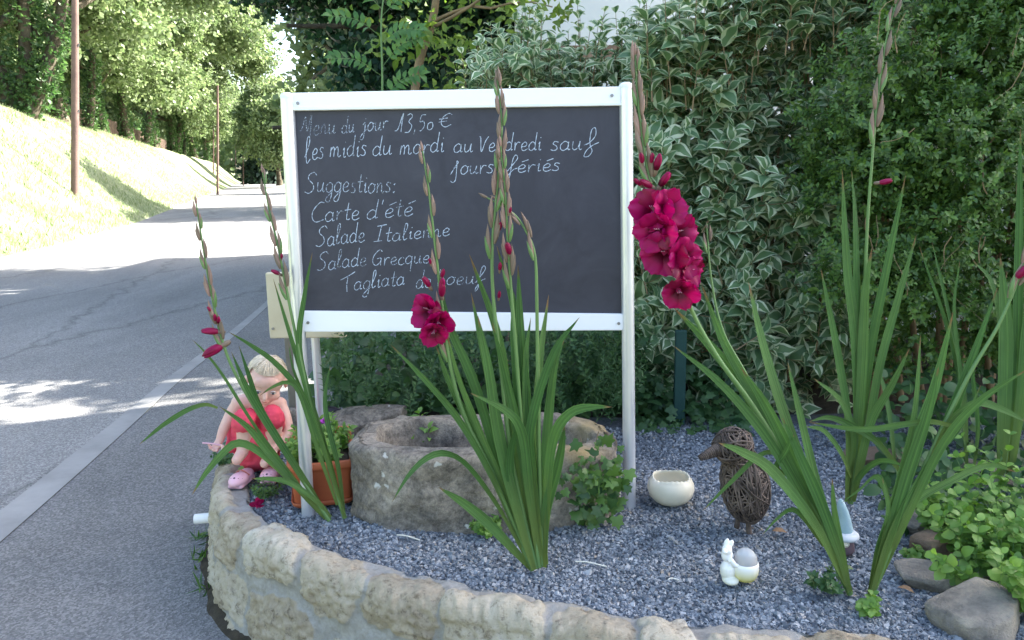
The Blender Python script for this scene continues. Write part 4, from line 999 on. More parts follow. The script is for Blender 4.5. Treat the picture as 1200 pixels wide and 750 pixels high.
# handwriting: single-stroke letters, x-height 1, each letter (width, strokes)
o_ = [(.72, .8), (.4, 1), (.06, .62), (.12, .12), (.42, 0), (.74, .35), (.72, .8)]
GL = {
 'a': (.95, [o_, [(.74, .95), (.72, .4), (.8, .04), (.95, .12)]]), 'b': (.8, [[(.1, 2.1), (.08, .1), (.4, 0), (.72, .4), (.5, .95), (.1, .7)]]),
 'c': (.75, [[(.68, .8), (.42, 1), (.08, .6), (.14, .12), (.45, 0), (.75, .18)]]), 'd': (.95, [o_, [(.8, 2.1), (.74, .6), (.78, .05), (.95, .12)]]),
 'e': (.8, [[(.08, .45), (.5, .5), (.66, .78), (.42, 1), (.1, .65), (.16, .12), (.45, 0), (.8, .2)]]), 'E': (.8, [[(.08, .45), (.5, .5), (.66, .78), (.42, 1), (.1, .65), (.16, .12), (.45, 0), (.8, .2)], [(.3, 1.35), (.85, 1.62)]]),
 'f': (.8, [[(0, .1), (.3, .7), (.75, 1.75), (.55, 2.2), (.35, 1.7), (.32, .3), (.3, -.7), (.08, -1.0), (.1, -.6), (.5, .25), (.9, .5)]]),
 'F': (1.2, [[(.05, .5), (.5, .75), (.95, 1.5), (.85, 2.35), (.55, 2.2), (.5, 1.2), (.62, .4), (.85, -.2), (.6, -.75), (.2, -.75), (.35, -.1), (.8, .42), (1.35, .75)]]),
 'g': (.85, [o_, [(.74, .95), (.72, -.2), (.55, -.9), (.2, -.95), (.15, -.6), (.85, .15)]]), 'i': (.45, [[(.1, .7), (.22, .95), (.2, .2), (.3, 0), (.45, .12)], [(.24, 1.42), (.28, 1.5)]]),
 'j': (.6, [[(.05, .75), (.35, .95), (.33, -.5), (.15, -.95), (-.15, -.8), (.1, -.3), (.6, .2)], [(.34, 1.4), (.38, 1.48)]]), 'l': (.5, [[(.0, .3), (.35, 1.5), (.3, 2.1), (.1, 1.9), (.1, .4), (.22, 0), (.5, .2)]]),
 'm': (1.35, [[(.08, 0), (.12, .95), (.1, .6), (.35, .98), (.5, .7), (.5, 0)], [(.5, .6), (.8, .98), (.95, .7), (.98, .1), (1.15, 0), (1.3, .15)]]), 'n': (.9, [[(.08, .95), (.12, 0), (.14, .55), (.42, .98), (.58, .7), (.62, .1), (.75, 0), (.9, .15)]]),
 'o': (.85, [o_[:-1] + [(.7, .8), (.85, .85)]]), 'q': (.9, [o_, [(.74, .95), (.74, -1.0)]]), 'r': (.7, [[(.08, .95), (.14, 0), (.16, .5), (.38, .92), (.68, .88)]]),
 's': (.7, [[(.62, .9), (.3, 1), (.16, .75), (.5, .45), (.55, .12), (.3, 0), (.0, .1)]]), 't': (.6, [[(.3, 1.8), (.26, .3), (.38, 0), (.6, .1)], [(0, 1.02), (.6, 1.1)]]),
 'u': (.95, [[(.08, .95), (.1, .25), (.3, 0), (.6, .3), (.7, .95), (.7, .2), (.8, 0), (.95, .12)]]), 'v': (.8, [[(.05, .95), (.35, 0), (.75, 1)]]),
 'M': (1.6, [[(.0, .3), (.25, .6), (.55, 1.75), (.75, .9), (.95, .35), (1.3, 2.0), (1.35, .8), (1.35, -.2)]]), 'S': (1.25, [[(1.2, 1.75), (.85, 2.05), (.35, 1.8), (.3, 1.35), (.85, .85), (.95, .3), (.5, -.08), (0, .05)]]),
 'C': (1.25, [[(1.1, 1.9), (.7, 1.95), (.15, 1.2), (.1, .4), (.5, -.1), (1.25, .1)]]), 'I': (1.2, [[(.3, 1.95), (1.25, 2.1)], [(.75, 2.0), (.6, .05)], [(.15, 0), (1.0, .05)]]),
 'G': (1.3, [[(1.1, 1.75), (.75, 2.0), (.2, 1.3), (.12, .5), (.5, 0), (.98, .35), (1.05, .9), (.6, .85)], [(1.05, .9), (1.1, -.05)]]), 'T': (1.5, [[(-.1, 1.55), (.7, 1.9), (1.5, 2.35)], [(.75, 1.95), (.72, .9), (.85, 0)]]),
 'V': (1.1, [[(0, 1.75), (.15, 1.6), (.4, 0), (.75, 1.2), (1.05, 1.75)]]), 'L': (.85, [[(.0, .2), (.45, 1.3), (.45, 1.95), (.15, 1.85), (.15, .5), (.35, -.35), (.75, 0)]]),
 'J': (.9, [[(.0, .0), (.45, 1.0), (.65, 1.35), (.5, 1.55), (.55, .9), (.6, -.6), (.35, -.95), (.05, -.75)]]),
 '1': (.8, [[(-.25, .1), (.1, .3), (.55, 2.0), (.5, .9), (.5, -.05)]]), '3': (.95, [[(.15, 1.8), (.55, 1.95), (.75, 1.6), (.4, 1.1), (.8, .6), (.55, -.05), (.05, -.1)]]), ',': (.4, [[(.2, .15), (.1, -.45)]]),
 '5': (.95, [[(.8, 1.75), (.3, 1.7), (.2, 1.0), (.6, 1.05), (.75, .5), (.4, .0), (.05, .1)]]), '0': (.85, [[(.45, .95), (.12, .75), (.12, .25), (.42, .1), (.7, .35), (.65, .8), (.45, .95)]]),
 'Q': (1.5, [[(1.3, 1.7), (.9, 1.9), (.35, 1.4), (.3, .6), (.75, .1), (1.35, .35)], [(0, 1.25), (.9, 1.3)], [(0, .85), (.85, .9)]]), "'": (.35, [[(.15, 2.1), (.1, 1.6)]]), ':': (.5, [[(.15, .85), (.32, .95), (.2, .8)], [(.15, .05), (.32, .15), (.2, .0)]]), '-': (.5, [[(.05, .6), (.4, .65)]]),
}
def chalk_mat():
    m = mat('chalk', (0.46, 0.54, 0.66), 0.95, 0, 0.1)
    n, l, b = nodes(m); tc = N(m, 'ShaderNodeTexCoord'); nz = N(m, 'ShaderNodeTexNoise', Scale=170, Detail=3); l.new(tc.outputs['Object'], nz.inputs['Vector'])
    at = N(m, 'ShaderNodeAttribute', attribute_name='lc'); sx = N(m, 'ShaderNodeSeparateXYZ'); l.new(at.outputs['Vector'], sx.inputs[0])
    ad = N(m, 'ShaderNodeMath', operation='ADD'); l.new(nz.outputs['Fac'], ad.inputs[0]); l.new(sx.outputs[2], ad.inputs[1])
    r = ramp(m, [(.34, (.12, .12, .12)), (.62, (1, 1, 1))]); l.new(ad.outputs[0], r.inputs['Fac']); l.new(r.outputs['Color'], b.inputs['Alpha'])
chalk_mat()
def write(text, x0, x1, base0, base1, xh, name, press=0.0, wd=.00115, slant=.12):
    adv = sum(GL[c][0] + .1 if c in GL else .6 for c in text); sx_ = (x1 - x0) / adv; mb = MB(); u = 0; rr = random.Random(text)
    for c in text:
        w, strokes = GL.get(c, (.6, []))
        jy = rr.uniform(-.08, .08)
        for st_ in strokes:
            pts = []
            for (a, b) in (spline([(p[0], p[1], 0) for p in st_], 7 * len(st_))[:, :2] if len(st_) > 2 else st_):
                X = x0 + (u + a + slant * b) * sx_; Y = lerp(base0, base1, (X - x0) / (x1 - x0)) - (b + jy) * xh
                pts.append(onb(X, Y, -.0030))
            P = np.array([tuple(p) for p in pts]); T = np.gradient(P, axis=0) if len(P) > 1 else P; T /= np.linalg.norm(T, axis=1)[:, None] + 1e-9
            Sd = np.cross(T, tuple(BN)); w_ = wd * (1 + .25 * np.sin(np.arange(len(P)) * .9 + rr.random() * 6))[:, None]
            at = np.zeros((len(P) * 2, 3)); at[:, 2] = press + .07 * math.sin(u * 2.1)
            mb.grid(np.stack([P + Sd * w_, P - Sd * w_], 1), 0, at)
        u += w + .1
    return mb.build(name, MAT['chalk'], panel, smooth=False)
write('Menu', 351, 394, 158, 157, 11.5, 'chalk_line', -.12); write('du', 400, 416, 156, 155, 9.5, 'chalk_line', -.08); write('jour', 424, 455, 154, 151, 10, 'chalk_line', .0); write('13,50', 465, 509, 155, 152, 10.5, 'chalk_line', .06); write('Q', 513, 531, 150, 148, 8.5, 'chalk_line', .08)
write('Les', 357, 380, 187, 185, 13, 'chalk_line', .1); write('midis', 386, 430, 184, 183, 12, 'chalk_line', .1); write('du', 436, 460, 182, 181, 11, 'chalk_line', .14); write('mardi', 468, 521, 181, 178, 11, 'chalk_line', .14)
write('au', 531, 555, 179, 178, 10, 'chalk_line', .14); write('Vendredi', 560, 635, 178, 176, 10, 'chalk_line', .14); write('sauF', 645, 700, 177, 175, 10.5, 'chalk_line', .14)
write('-', 530, 535, 199, 199, 4, 'chalk_line', -.1); write('Jours', 528, 579, 204, 202, 10, 'chalk_line', .1); write('fEriEs', 594, 657, 202, 200, 9, 'chalk_line', .1)
write('Suggestions:', 357, 465, 225, 226, 11.5, 'chalk_line', .02); write('Carte', 364, 422, 260, 257, 11, 'chalk_line', .06); write("d'EtE", 429, 485, 258, 252, 10.5, 'chalk_line', .06)
write('Salade', 370, 428, 289, 283, 11, 'chalk_line', .06); write('Italienne', 436, 528, 284, 276, 9, 'chalk_line', .06); write('Salade', 371, 430, 317, 311, 10, 'chalk_line', .0); write('Grecque', 435, 504, 312, 308, 9, 'chalk_line', .04)
write('Tagliata', 398, 475, 343, 333, 9.5, 'chalk_line', .06); write('de', 487, 506, 338, 336, 10, 'chalk_line', .02); write('boeuf', 512, 568, 335, 331, 9, 'chalk_line', .0)

# beige sign behind the board, on its own pole; grey wooden post; green stake
YS = BL.y + .75
sg = thing('beige_sign', 'beige metal sign panel behind the left post of the menu board', 'sign', (*at_y(368, 470, YS + .03).xy, .3))
mb = MB(); c = (at_y(314, 318, YS) + at_y(404, 396, YS)) / 2; a, b = at_y(314, 350, YS), at_y(404, 350, YS)
mb.box(c, (b.x - a.x, .03, at_y(350, 316, YS).z - at_y(350, 393, YS).z), .006); sp = mb.build('panel', MAT['beige_metal'], sg, smooth=False)
P = at_y(320, 385, YS - .016); MB().tube([P, P + Vector((0, -.006, 0))], .006, 8).build('bolt', MAT['screw_steel'], sp)
a = at_y(369, 390, YS + .045); MB().tube([(a.x + .005, a.y, .3), a, (a.x - .003, a.y, a.z + .3)], .020, 16).build('pole', MAT['brushed_alu'], sg)
a = at_y(344, 395, YS + .35); pw = MB().box((a.x, a.y, .55), (.075, .075, 1.15), .006).build('wooden_post', MAT['grey_wood'], smooth=False, origin=(a.x, a.y, 0)); tag(pw, 'weathered grey wooden post behind the child, under the beige sign', 'post')
a = at_y(797, 430, 3.85); gp = MB().box((a.x, a.y, .52), (.055, .03, .60), .004).build('green_stake', MAT['teal_post'], smooth=False, origin=(a.x, a.y, .3)); tag(gp, 'dark green stake standing in the ivy right of the board', 'stake')

# ------------------------------------------------------------------ planter
P0 = at_z(368, 588, G_Z); pl = thing('planter', 'terracotta coloured rectangular planter beside the left post', 'planter', (P0.x, P0.y + .15, G_Z), rad(14))
def rect_ring(w, d, r, z, n=10):
    out = []
    for k, (sx_, sy_) in enumerate(((1, 1), (-1, 1), (-1, -1), (1, -1))):
        for t in np.linspace(0, math.pi / 2, n): a = t + k * math.pi / 2; out.append((sx_ * (w / 2 - r) + r * math.cos(a), sy_ * (d / 2 - r) + r * math.sin(a), z))
    return out
def put(mb, name, m, par, **k): return mb.build(name, m, par, origin=(0, 0, 0), **k)
G = np.array([rect_ring(.20, .38, .02, 0), rect_ring(.215, .40, .022, .02), rect_ring(.23, .42, .025, .145), rect_ring(.232, .422, .025, .147), rect_ring(.250, .44, .028, .150), rect_ring(.254, .444, .028, .158), rect_ring(.254, .444, .028, .176), rect_ring(.248, .438, .026, .18), rect_ring(.226, .416, .02, .18), rect_ring(.22, .41, .02, .172), rect_ring(.21, .40, .02, .10)])
put(MB().grid(G, closed=True), 'pot', MAT['terracotta'], pl, smooth=True)
G = np.array([rect_ring(.215, .395, .03, .001), rect_ring(.228, .408, .03, .008), rect_ring(.238, .418, .03, .024), rect_ring(.232, .412, .03, .024), rect_ring(.21, .39, .03, .01)]); put(MB().grid(G, closed=True), 'saucer', MAT['terracotta'], pl)
put(MB().box((0, 0, .13), (.214, .404, .04), .01), 'potting_soil', MAT['soil'], pl)
fp = thing('potted_plant', 'small green plant with a purple flower growing in the terracotta planter', 'plant', (P0.x, P0.y + .15, G_Z + .15))
lf, stm = MB(), MB(); roots, dirs, lens = [], [], []
for i in range(60):
    roots.append(np.array((P0.x + random.uniform(-.07, .09), P0.y + .15 + random.uniform(-.17, .15), G_Z + .15))); dirs.append(np.array((random.gauss(0, .4), random.gauss(-.1, .35), 1))); lens.append(random.uniform(.05, .14))
shoots(60, roots, dirs, lens, 6, .034, [T_LEAF, T_SMALL], lf, stm, .1, 1, .0015, 0); stm.build('stem', MAT['stalk'], fp); lf.build('foliage', MAT['weed_leaf'], fp)
noise_mat('purple_petal', [(.3, (.28, .03, .32)), (.7, (.42, .06, .45))], 20, 3, .6, 0)
q = at_y(381, 494, P0.y + .1); m = MB(); m.stamp(T_ROUND, np.repeat(np.array([tuple(q)]), 12, 0), rnd_unit(12) + np.array((0, -.3, .3)), rnd_unit(12), np.full(12, .022)); m.build('flower', MAT['purple_petal'], fp)

# ------------------------------------------------------------------ ornaments
P0 = at_z(790, 597, G_Z) + Vector((0, .07, 0)); P0.z = G_Z - .005
eb = MB(); a = np.arange(96) * 2 * math.pi / 96; R = .088
zig = .0045 * np.abs(((a * 22 / (2 * math.pi)) % 1) * 2 - 1) + .004 * np.sin(a * 3)
rows = [(.25, .0), (.5, .004), (.75, .018), (.92, .036), (1.0, .060), (.975, .080), (.89, .096), (.81, .103), (.79, None), (.745, None), (.82, .094), (.89, .076), (.91, .06), (.8, .03), (.5, .014), (.02, .01)]
G = np.array([[(R * r * math.cos(t), R * r * math.sin(t), (.106 + zig[k]) if z is None else z) for k, t in enumerate(a)] for r, z in rows]) + np.array(tuple(P0))
eo = eb.grid(G, closed=True).build('eggshell_bowl', MAT['cream_ceramic'], origin=P0); tag(eo, 'cream ceramic bowl shaped like a broken eggshell on the gravel', 'bowl')

B0 = at_z(869, 622, G_Z); YB = B0.y; bird = thing('wicker_bird', 'brown woven twig bird standing on the gravel', 'ornament', (B0.x, YB, G_Z))
bc = at_y(873, 569, YB); hc = at_y(859, 522, YB - .02)
def windings(c, r, n, rad_, tiltM, mb, loose=1.0):
    for k in range(n):
        ax = rnd_unit(1)[0]; ax[2] = ax[2] * .8; ax /= np.linalg.norm(ax); u = np.cross(ax, (.3, .5, .8)); u /= np.linalg.norm(u); v = np.cross(ax, u)
        off = RNG.normal() * .45; off = max(-.85, min(.85, off)); rr = math.sqrt(1 - off * off) * RNG.uniform(.96, 1.08)
        t0, t1 = RNG.random() * 6.28, RNG.uniform(2.2, 5.6); t = np.linspace(t0, t0 + t1, 26)
        Q = (np.cos(t)[:, None] * u + np.sin(t)[:, None] * v) * rr + ax * off
        Q = Q * np.array(r); Q = Q @ np.array(tiltM).T + np.array(tuple(c)) + (fbm(Q + k, 25, 1) * .004 * loose)[:, None]
        mb.tube(Q, RNG.uniform(.0015, .0038), 5)
tm = Matrix.Rotation(rad(-10), 3, 'Y')
m = MB(); windings(bc, (.078, .084, .130), 130, .003, tm, m); bd = m.build('body', MAT['wicker'], bird)
MB().ball(bc, (.068, .073, .118), tm, 20, 14).build('core', MAT['wicker_core'], bd)
m = MB(); windings(hc, (.064, .060, .060), 70, .0026, Matrix.Identity(3), m)
nk = lerp(hc, bc, .35); windings(nk, (.046, .046, .05), 26, .0026, Matrix.Identity(3), m); hd = m.build('head', MAT['wicker'], bird)
c2 = MB().ball(hc, .055, None, 16, 12); c2.ball(nk, .040); c2.build('core', MAT['wicker_core'], hd)
bt, bb = at_y(820, 537, YB - .07), at_y(850, 523, YB - .03); m = MB(); m.tube(spline([bb, lerp(bb, bt, .5) + Vector((0, 0, .004)), bt], 12), np.linspace(.025, .007, 12), 10)
for k in range(16):
    t = k / 16; c = lerp(bb, bt, t); r = lerp(.027, .009, t); aa = np.linspace(0, 6.3, 14); dd = (bt - bb).normalized(); u = dd.cross(Vector((0, 0, 1))).normalized(); v = dd.cross(u)
    m.tube([c + u * math.cos(x) * r + v * math.sin(x) * r + dd * .004 * x / 6 for x in aa], .0018, 5)
m.build('beak', MAT['wicker'], bird)
for a, b in ((863, 618), (878, 625)):
    f0 = at_z(a, b, G_Z - .01); MB().tube([f0, lerp(f0, bc, .3), lerp(f0, bc, .55)], [.010, .009, .011], 8).build('leg', MAT['wicker'], bird)

def remesh(name, mb, m, parent, voxel, smooth_it=6, fac=.5):
    """one continuous skin over the overlapping shapes collected in mb"""
    o = mb.build(name, m, None, origin=(0, 0, 0)); md = o.modifiers.new('r', 'REMESH'); md.mode = 'VOXEL'; md.voxel_size = voxel; md.use_smooth_shade = True
    if smooth_it: s = o.modifiers.new('s', 'SMOOTH'); s.iterations = smooth_it; s.factor = fac
    dg = bpy.context.evaluated_depsgraph_get(); dg.update(); me = bpy.data.meshes.new_from_object(o.evaluated_get(dg)); old = o.data; o.modifiers.clear(); o.data = me; bpy.data.meshes.remove(old)
    me.name = name
    if not me.materials: me.materials.append(MAT[m] if isinstance(m, str) else m)
    if parent is not None:
        off = Vector((0, 0, 0)); p = parent
        while p is not None: off += p.location; p = p.parent
        me.transform(Matrix.Translation(-off)); o.parent = parent
    return o

R0 = at_z(866, 686, G_Z); rb = thing('rabbit_figurine', 'small white ceramic rabbit beside an egg cup with a clear dome', 'ornament', (R0.x, R0.y + .03, G_Z))
def glaze(name, lo, hi, z0, z1):
    m = mat(name, hi, .22, 0, .5); n, l, b = nodes(m); tc = N(m, 'ShaderNodeTexCoord'); sx = N(m, 'ShaderNodeSeparateXYZ'); l.new(tc.outputs['Object'], sx.inputs[0])
    mp = N(m, 'ShaderNodeMapRange'); mp.inputs['From Min'].default_value = z0; mp.inputs['From Max'].default_value = z1; l.new(sx.outputs[2], mp.inputs['Value'])
    r = ramp(m, [(0, lo), (1, hi)]); l.new(mp.outputs[0], r.inputs['Fac']); l.new(r.outputs['Color'], b.inputs['Base Color'])
glaze('egg_glaze', (.62, .56, .14), (.78, .77, .74), .012, .055); glaze('rabbit_glaze', (.70, .68, .52), (.80, .79, .77), .0, .06)
ec = at_y(873, 672, R0.y + .03); ec.z = G_Z
put_prof = [(.004, .0), (.018, .001), (.03, .008), (.038, .022), (.0415, .040), (.040, .056), (.0375, .063), (.036, .063), (.038, .05), (.034, .03), (.01, .02)]
MB().lathe(put_prof, 32, ec).build('egg_cup', MAT['egg_glaze'], rb)
dm = mat('clear_dome', (.80, .84, .86), .08, 0, .5); dm.node_tree.nodes['Principled BSDF'].inputs['Transmission Weight'].default_value = .6; dm.node_tree.nodes['Principled BSDF'].inputs['IOR'].default_value = 1.2
MB().lathe([(.036 * math.cos(t), .060 + .046 * math.sin(t)) for t in np.linspace(0, 1.55, 12)], 32, ec).build('dome', dm, rb)
MB().lathe([(.034, .058), (.033, .061), (.001, .063)], 24, ec).build('filling', MAT['dry_brown'], rb)
m = MB(); rc = at_y(853, 668, R0.y + .03)
def pt(px, py, dy=0.0): return at_y(px, py, R0.y + .03 + dy)
m.ball(pt(853, 668), (.024, .026, .034)); m.ball(pt(856, 679, -.01), (.026, .03, .014)); m.ball(pt(852, 650), (.018, .018, .022)); m.ball(pt(852, 644, -.005), (.0155, .018, .015)); m.ball(pt(849, 646, -.018), (.008, .01, .007))
for (x, y, x2, y2) in ((850, 641, 853, 631), (854, 641, 859, 633)): m.tube(spline([pt(x, y), lerp(pt(x, y), pt(x2, y2), .5), pt(x2, y2)], 7), [.006, .0075, .0085, .0085, .008, .006, .003], 8)
m.tube([pt(856, 656, -.02), pt(861, 662, -.022), pt(866, 664, -.02)], [.009, .008, .007], 8)
remesh('rabbit', m, MAT['rabbit_glaze'], rb, .0022, 3)

N0 = at_z(992, 652, G_Z); gn = thing('gnome_figurine', 'small figurine with a pointed pale blue hat and white brim', 'ornament', (N0.x, N0.y + .03, G_Z))
noise_mat('hat_blue', [(.3, (.22, .33, .38)), (.7, (.32, .44, .48))], 20, 4, .5, .1); noise_mat('brim_white', [(.3, (.42, .46, .50)), (.7, (.58, .60, .62))], 15, 4, .5, .1); noise_mat('figure_brown', [(.3, (.07, .05, .06)), (.7, (.13, .09, .10))], 15, 4, .6, .1)
g0 = Vector((N0.x, N0.y + .03, G_Z)); hat = MB(); hat.tube(spline([g0 + Vector((0, 0, .075)), g0 + Vector((-.004, 0, .12)), g0 + Vector((-.015, 0, .165)), g0 + Vector((-.018, 0, .185))], 14), np.interp(np.linspace(0, 1, 14), [0, .3, .8, 1], [.028, .022, .012, .004]), 20); hat.build('hat', MAT['hat_blue'], gn)
MB().lathe([(.02, .078), (.034, .076), (.046, .066), (.048, .058), (.042, .052), (.02, .05)], 28, g0).build('brim', MAT['brim_white'], gn)
MB().lathe([(.002, .0), (.03, .0), (.036, .012), (.034, .03), (.027, .05), (.02, .056)], 24, g0).build('body', MAT['figure_brown'], gn)
m = MB(); m.ball(g0 + Vector((-.006, -.027, .042)), (.014, .012, .012)); m.ball(g0 + Vector((-.006, -.039, .043)), .004); m.build('face', MAT['cream_ceramic'], gn)

# drain pipe stub, straws, leaf litter, petal
P = at_y(238, 607, 2.98); dp = MB(); dp.tube([P + Vector((-.028, -.01, 0)), P + Vector((.16, .0, .012))], .020, 20, cap=False); dp.tube([P + Vector((-.028, -.01, 0)), P + Vector((.16, .0, .012))], .0165, 20, cap=False)
dp.lathe([(.0165, 0), (.020, 0)], 20, P + Vector((-.028, -.01, 0)), Vector((-1, 0, 0)).to_track_quat('Z', 'Y').to_matrix()); do = dp.build('drain_pipe', MAT['white_plastic'], origin=P); tag(do, 'short white drain pipe stub poking out of the wall at the left', 'pipe')
for (a, b, c, d, lab) in ((465, 627, 492, 633, 'dry pale straw on the gravel in front of the trough'), (674, 658, 711, 664, 'dry pale straw on the gravel right of the centre gladiolus'), (783, 679, 796, 680, 'short dry straw on the gravel left of the rabbit')):
    p, q = at_z(a, b, G_Z + .012), at_z(c, d, G_Z + .012); so = MB().tube(spline([p, lerp(p, q, .4) + Vector((0, .004, .003)), q], 8), .0022, 6).build('straw', MAT['straw'], origin=p); tag(so, lab, 'straw', 'straws lying on the gravel')
for (a, b, lab) in ((1052, 688, 'brown dry leaf on the gravel between the two right gladiolus bases'), (1098, 722, 'brown leaf beside the lowest edging stone'), (1112, 705, 'curled dry leaf caught between the two lowest edging stones'), (905, 622, 'dark dry leaf just right of the wicker bird')):
    p = at_z(a, b, G_Z + .01); m = MB(); m.stamp(T_LEAF, np.array([tuple(p)]), rnd_unit(1) * (1, 1, .1), np.array([[.2, -.3, 1]]), np.array([.05])); tag(m.build('dry_leaf', MAT['dry_brown'], origin=p), lab, 'leaf', 'fallen dry leaves on the gravel')
p = at_z(302, 592, G_Z + .02); m = MB(); m.stamp(T_ROUND, np.array([tuple(p)] * 5), rnd_unit(5) * (1, 1, .6) + np.array((0, 0, .3)), rnd_unit(5), np.full(5, .032)); tag(m.build('fallen_petal', MAT['petal_dark'], origin=p), 'fallen crimson flower on the top of the wall at the left', 'petal')

# small plants
def weed(label, px, py, n, h, leaf, T, m, spread=.04, z=None, group=None, name='weed', Y=None, pairs=4):
    p = at_z(px, py, G_Z if z is None else z); t = thing(name, label, 'plant', p, group=group); lf, stm = MB(), MB(); roots, dirs, lens = [], [], []
    for i in range(n):
        a = random.random() * 6.28; r = spread * math.sqrt(random.random()); roots.append(np.array((p.x + math.cos(a) * r, p.y + math.sin(a) * r, p.z))); dirs.append(np.array((math.cos(a) * .5 + random.gauss(0, .3), math.sin(a) * .5 - .1, 1.0))); lens.append(h * random.uniform(.5, 1.1))
    shoots(n, roots, dirs, lens, pairs, leaf, T, lf, stm, .25, 1.0, .0016, .2); stm.build('stem', MAT['stalk'], t); lf.build('foliage', MAT[m], t); return t
WG = 'small weeds sprouting in the gravel'
weed('small weed sprouting at the foot of the gladiolus stem near the rabbit', 966, 688, 9, .08, .030, [T_LEAF], 'undergrowth_leaf', .05, None, WG)
weed('tiny seedling in front of the lower right gladiolus base', 1020, 716, 6, .05, .028, [T_ROUND], 'weed_leaf', .02, None, WG)
weed('tiny bright seedling left of the edging stones', 1073, 657, 5, .045, .028, [T_ROUND], 'weed_leaf', .02, None, WG)
weed('fine feathery weed on the wall top at the left', 312, 582, 26, .07, .018, [T_NARROW, T_SMALL], 'ivy_leaf', .03, None, WG)
weed('single round leaved seedling near the pink shoe', 284, 562, 3, .035, .045, [T_ROUND], 'weed_leaf', .012, None, WG, pairs=1)
weed('bright yellow green tuft at the foot of the trough', 571, 622, 16, .06, .028, [T_ROUND], 'weed_leaf', .03, None, WG)
weed('trailing weed hanging at the child end of the wall', 268, 545, 12, .08, .03, [T_LEAF], 'undergrowth_leaf', .03, .33, WG)
weed('pointed leaf cluster between the trough and the centre gladiolus', 505, 520, 6, .14, .05, [T_LEAF], 'weed_leaf', .03, .5, WG)
LW = 'pale green leafy weeds at the right edge'
for (a, b, n, h, lab) in ((1150, 650, 30, .24, 'pale green leafy weed clump left of its neighbours above the buff stone'), (1192, 640, 34, .34, 'tallest pale green leafy weed clump at the right edge'), (1200, 705, 30, .22, 'lowest pale green leafy weed clump in the right corner'), (1130, 635, 20, .18, 'small pale green weed clump beside the brownish stone'), (1175, 690, 26, .2, 'pale green weed clump overhanging the lowest edging stone')):
    weed(lab, a, b, int(n * 1.3), h, .035, [T_ROUND], 'weed_leaf', .10, .36, LW, 'leafy_weed', pairs=5)
iv = thing('ivy_plant', 'ivy with bright leaves climbing the right end of the trough', 'plant', at_z(700, 590, G_Z)); lf, stm = MB(), MB()
n = 150; pq = [(random.gauss(698, 18), random.gauss(565, 24)) for _ in range(n)]; P = np.array([at_y(a, b, 2.60 + random.random() * .10 + max(0, 560 - b) * .0015) for a, b in pq]); P[:, 2] = np.maximum(P[:, 2], G_Z + .01)
lf.stamp(T_IVY, P, np.stack([RNG.normal(0, .8, n), -.3 + RNG.normal(0, .3, n), RNG.normal(-.3, .6, n)], 1), RNG.normal(0, .35, (n, 3)) + np.array((0, -.8, .6)), RNG.uniform(.026, .052, n))
for k in range(9):
    a = at_z(random.uniform(675, 715), 600, G_Z); b = at_y(random.uniform(680, 722), random.uniform(505, 545), 2.8); stm.tube(spline([a, lerp(a, b, .5) + Vector((random.gauss(0, .03), -.03, 0)), b], 10), .002, 5)
stm.build('stem', MAT['tan_twig'], iv); lf.build('foliage', MAT['ivy_leaf'], iv)
for (a, b, lab) in ((236, 655, 'grass tuft at the foot of the wall below the drain pipe'), (240, 690, 'lower grass tuft growing in the crack beside the wall'), (232, 632, 'small grass tuft just under the drain pipe')):
    p = at_z(a, b, 0); m = MB(); n = 18; m.stamp(T_NARROW, np.array([tuple(p)] * n) + RNG.normal(0, .018, (n, 3)) * (1, 1.6, 0), rnd_unit(n) * .8 + np.array((0, 0, .8)), rnd_unit(n), np.stack([RNG.uniform(.03, .06, n), RNG.uniform(.03, .09, n), RNG.uniform(.04, .1, n)], 1)); tag(m.build('grass_tuft', MAT['ivy_leaf'], origin=p), lab, 'grass tuft', 'grass tufts at the foot of the wall')
# ------------------------------------------------------------------ gladioli
def blade(mb, P, w, face=None, n=22, cup=.16, w0=.45):
    """sword leaf along the points P; widest low down, long taper to the tip"""
    w *= .92; S = spline(P, n); T = np.gradient(S, axis=0); T /= np.linalg.norm(T, axis=1)[:, None]
    f = np.array(face if face is not None else (random.gauss(0, .35), -1, random.gauss(.1, .15)))
    t = np.linspace(0, 1, n); W = w * .5 * np.interp(t, [0, .12, .35, .6, .82, .94, 1], [w0, w0 + .2, .92, 1, .68, .3, .02])
    G = np.zeros((n, 5, 3)); A = np.zeros((n, 5, 3)); tw = random.gauss(0, .25)
    for i in range(n):
        sd = np.cross(T[i], f); sd /= np.linalg.norm(sd) + 1e-9; nn = np.cross(sd, T[i]); a = tw * t[i]
        sd, nn = sd * math.cos(a) + nn * math.sin(a), nn * math.cos(a) - sd * math.sin(a)
        for j, u in enumerate((-1, -.5, 0, .5, 1)):
            G[i, j] = S[i] + sd * u * W[i] + nn * (cup * W[i] * (u * u) - (.10 * W[i] if u == 0 else 0)); A[i, j] = (u, t[i], 0)
    mb.grid(G, 0, A.reshape(-1, 3))
def spindle(mb, p, d, L, r, mat=0, seg=7, tipk=.6, bend=None):
    d = np.array(d, float); d /= np.linalg.norm(d); t = np.linspace(0, 1, 8); b = np.array(bend if bend is not None else (0, 0, 0))
    S = np.array(p)[None] + d * (t * L)[:, None] + b * (t * t * L)[:, None]; mb.tube(S, r * np.interp(t, [0, .2, .5, .8, 1], [.45, .9, 1, tipk, .03]), seg, mat)
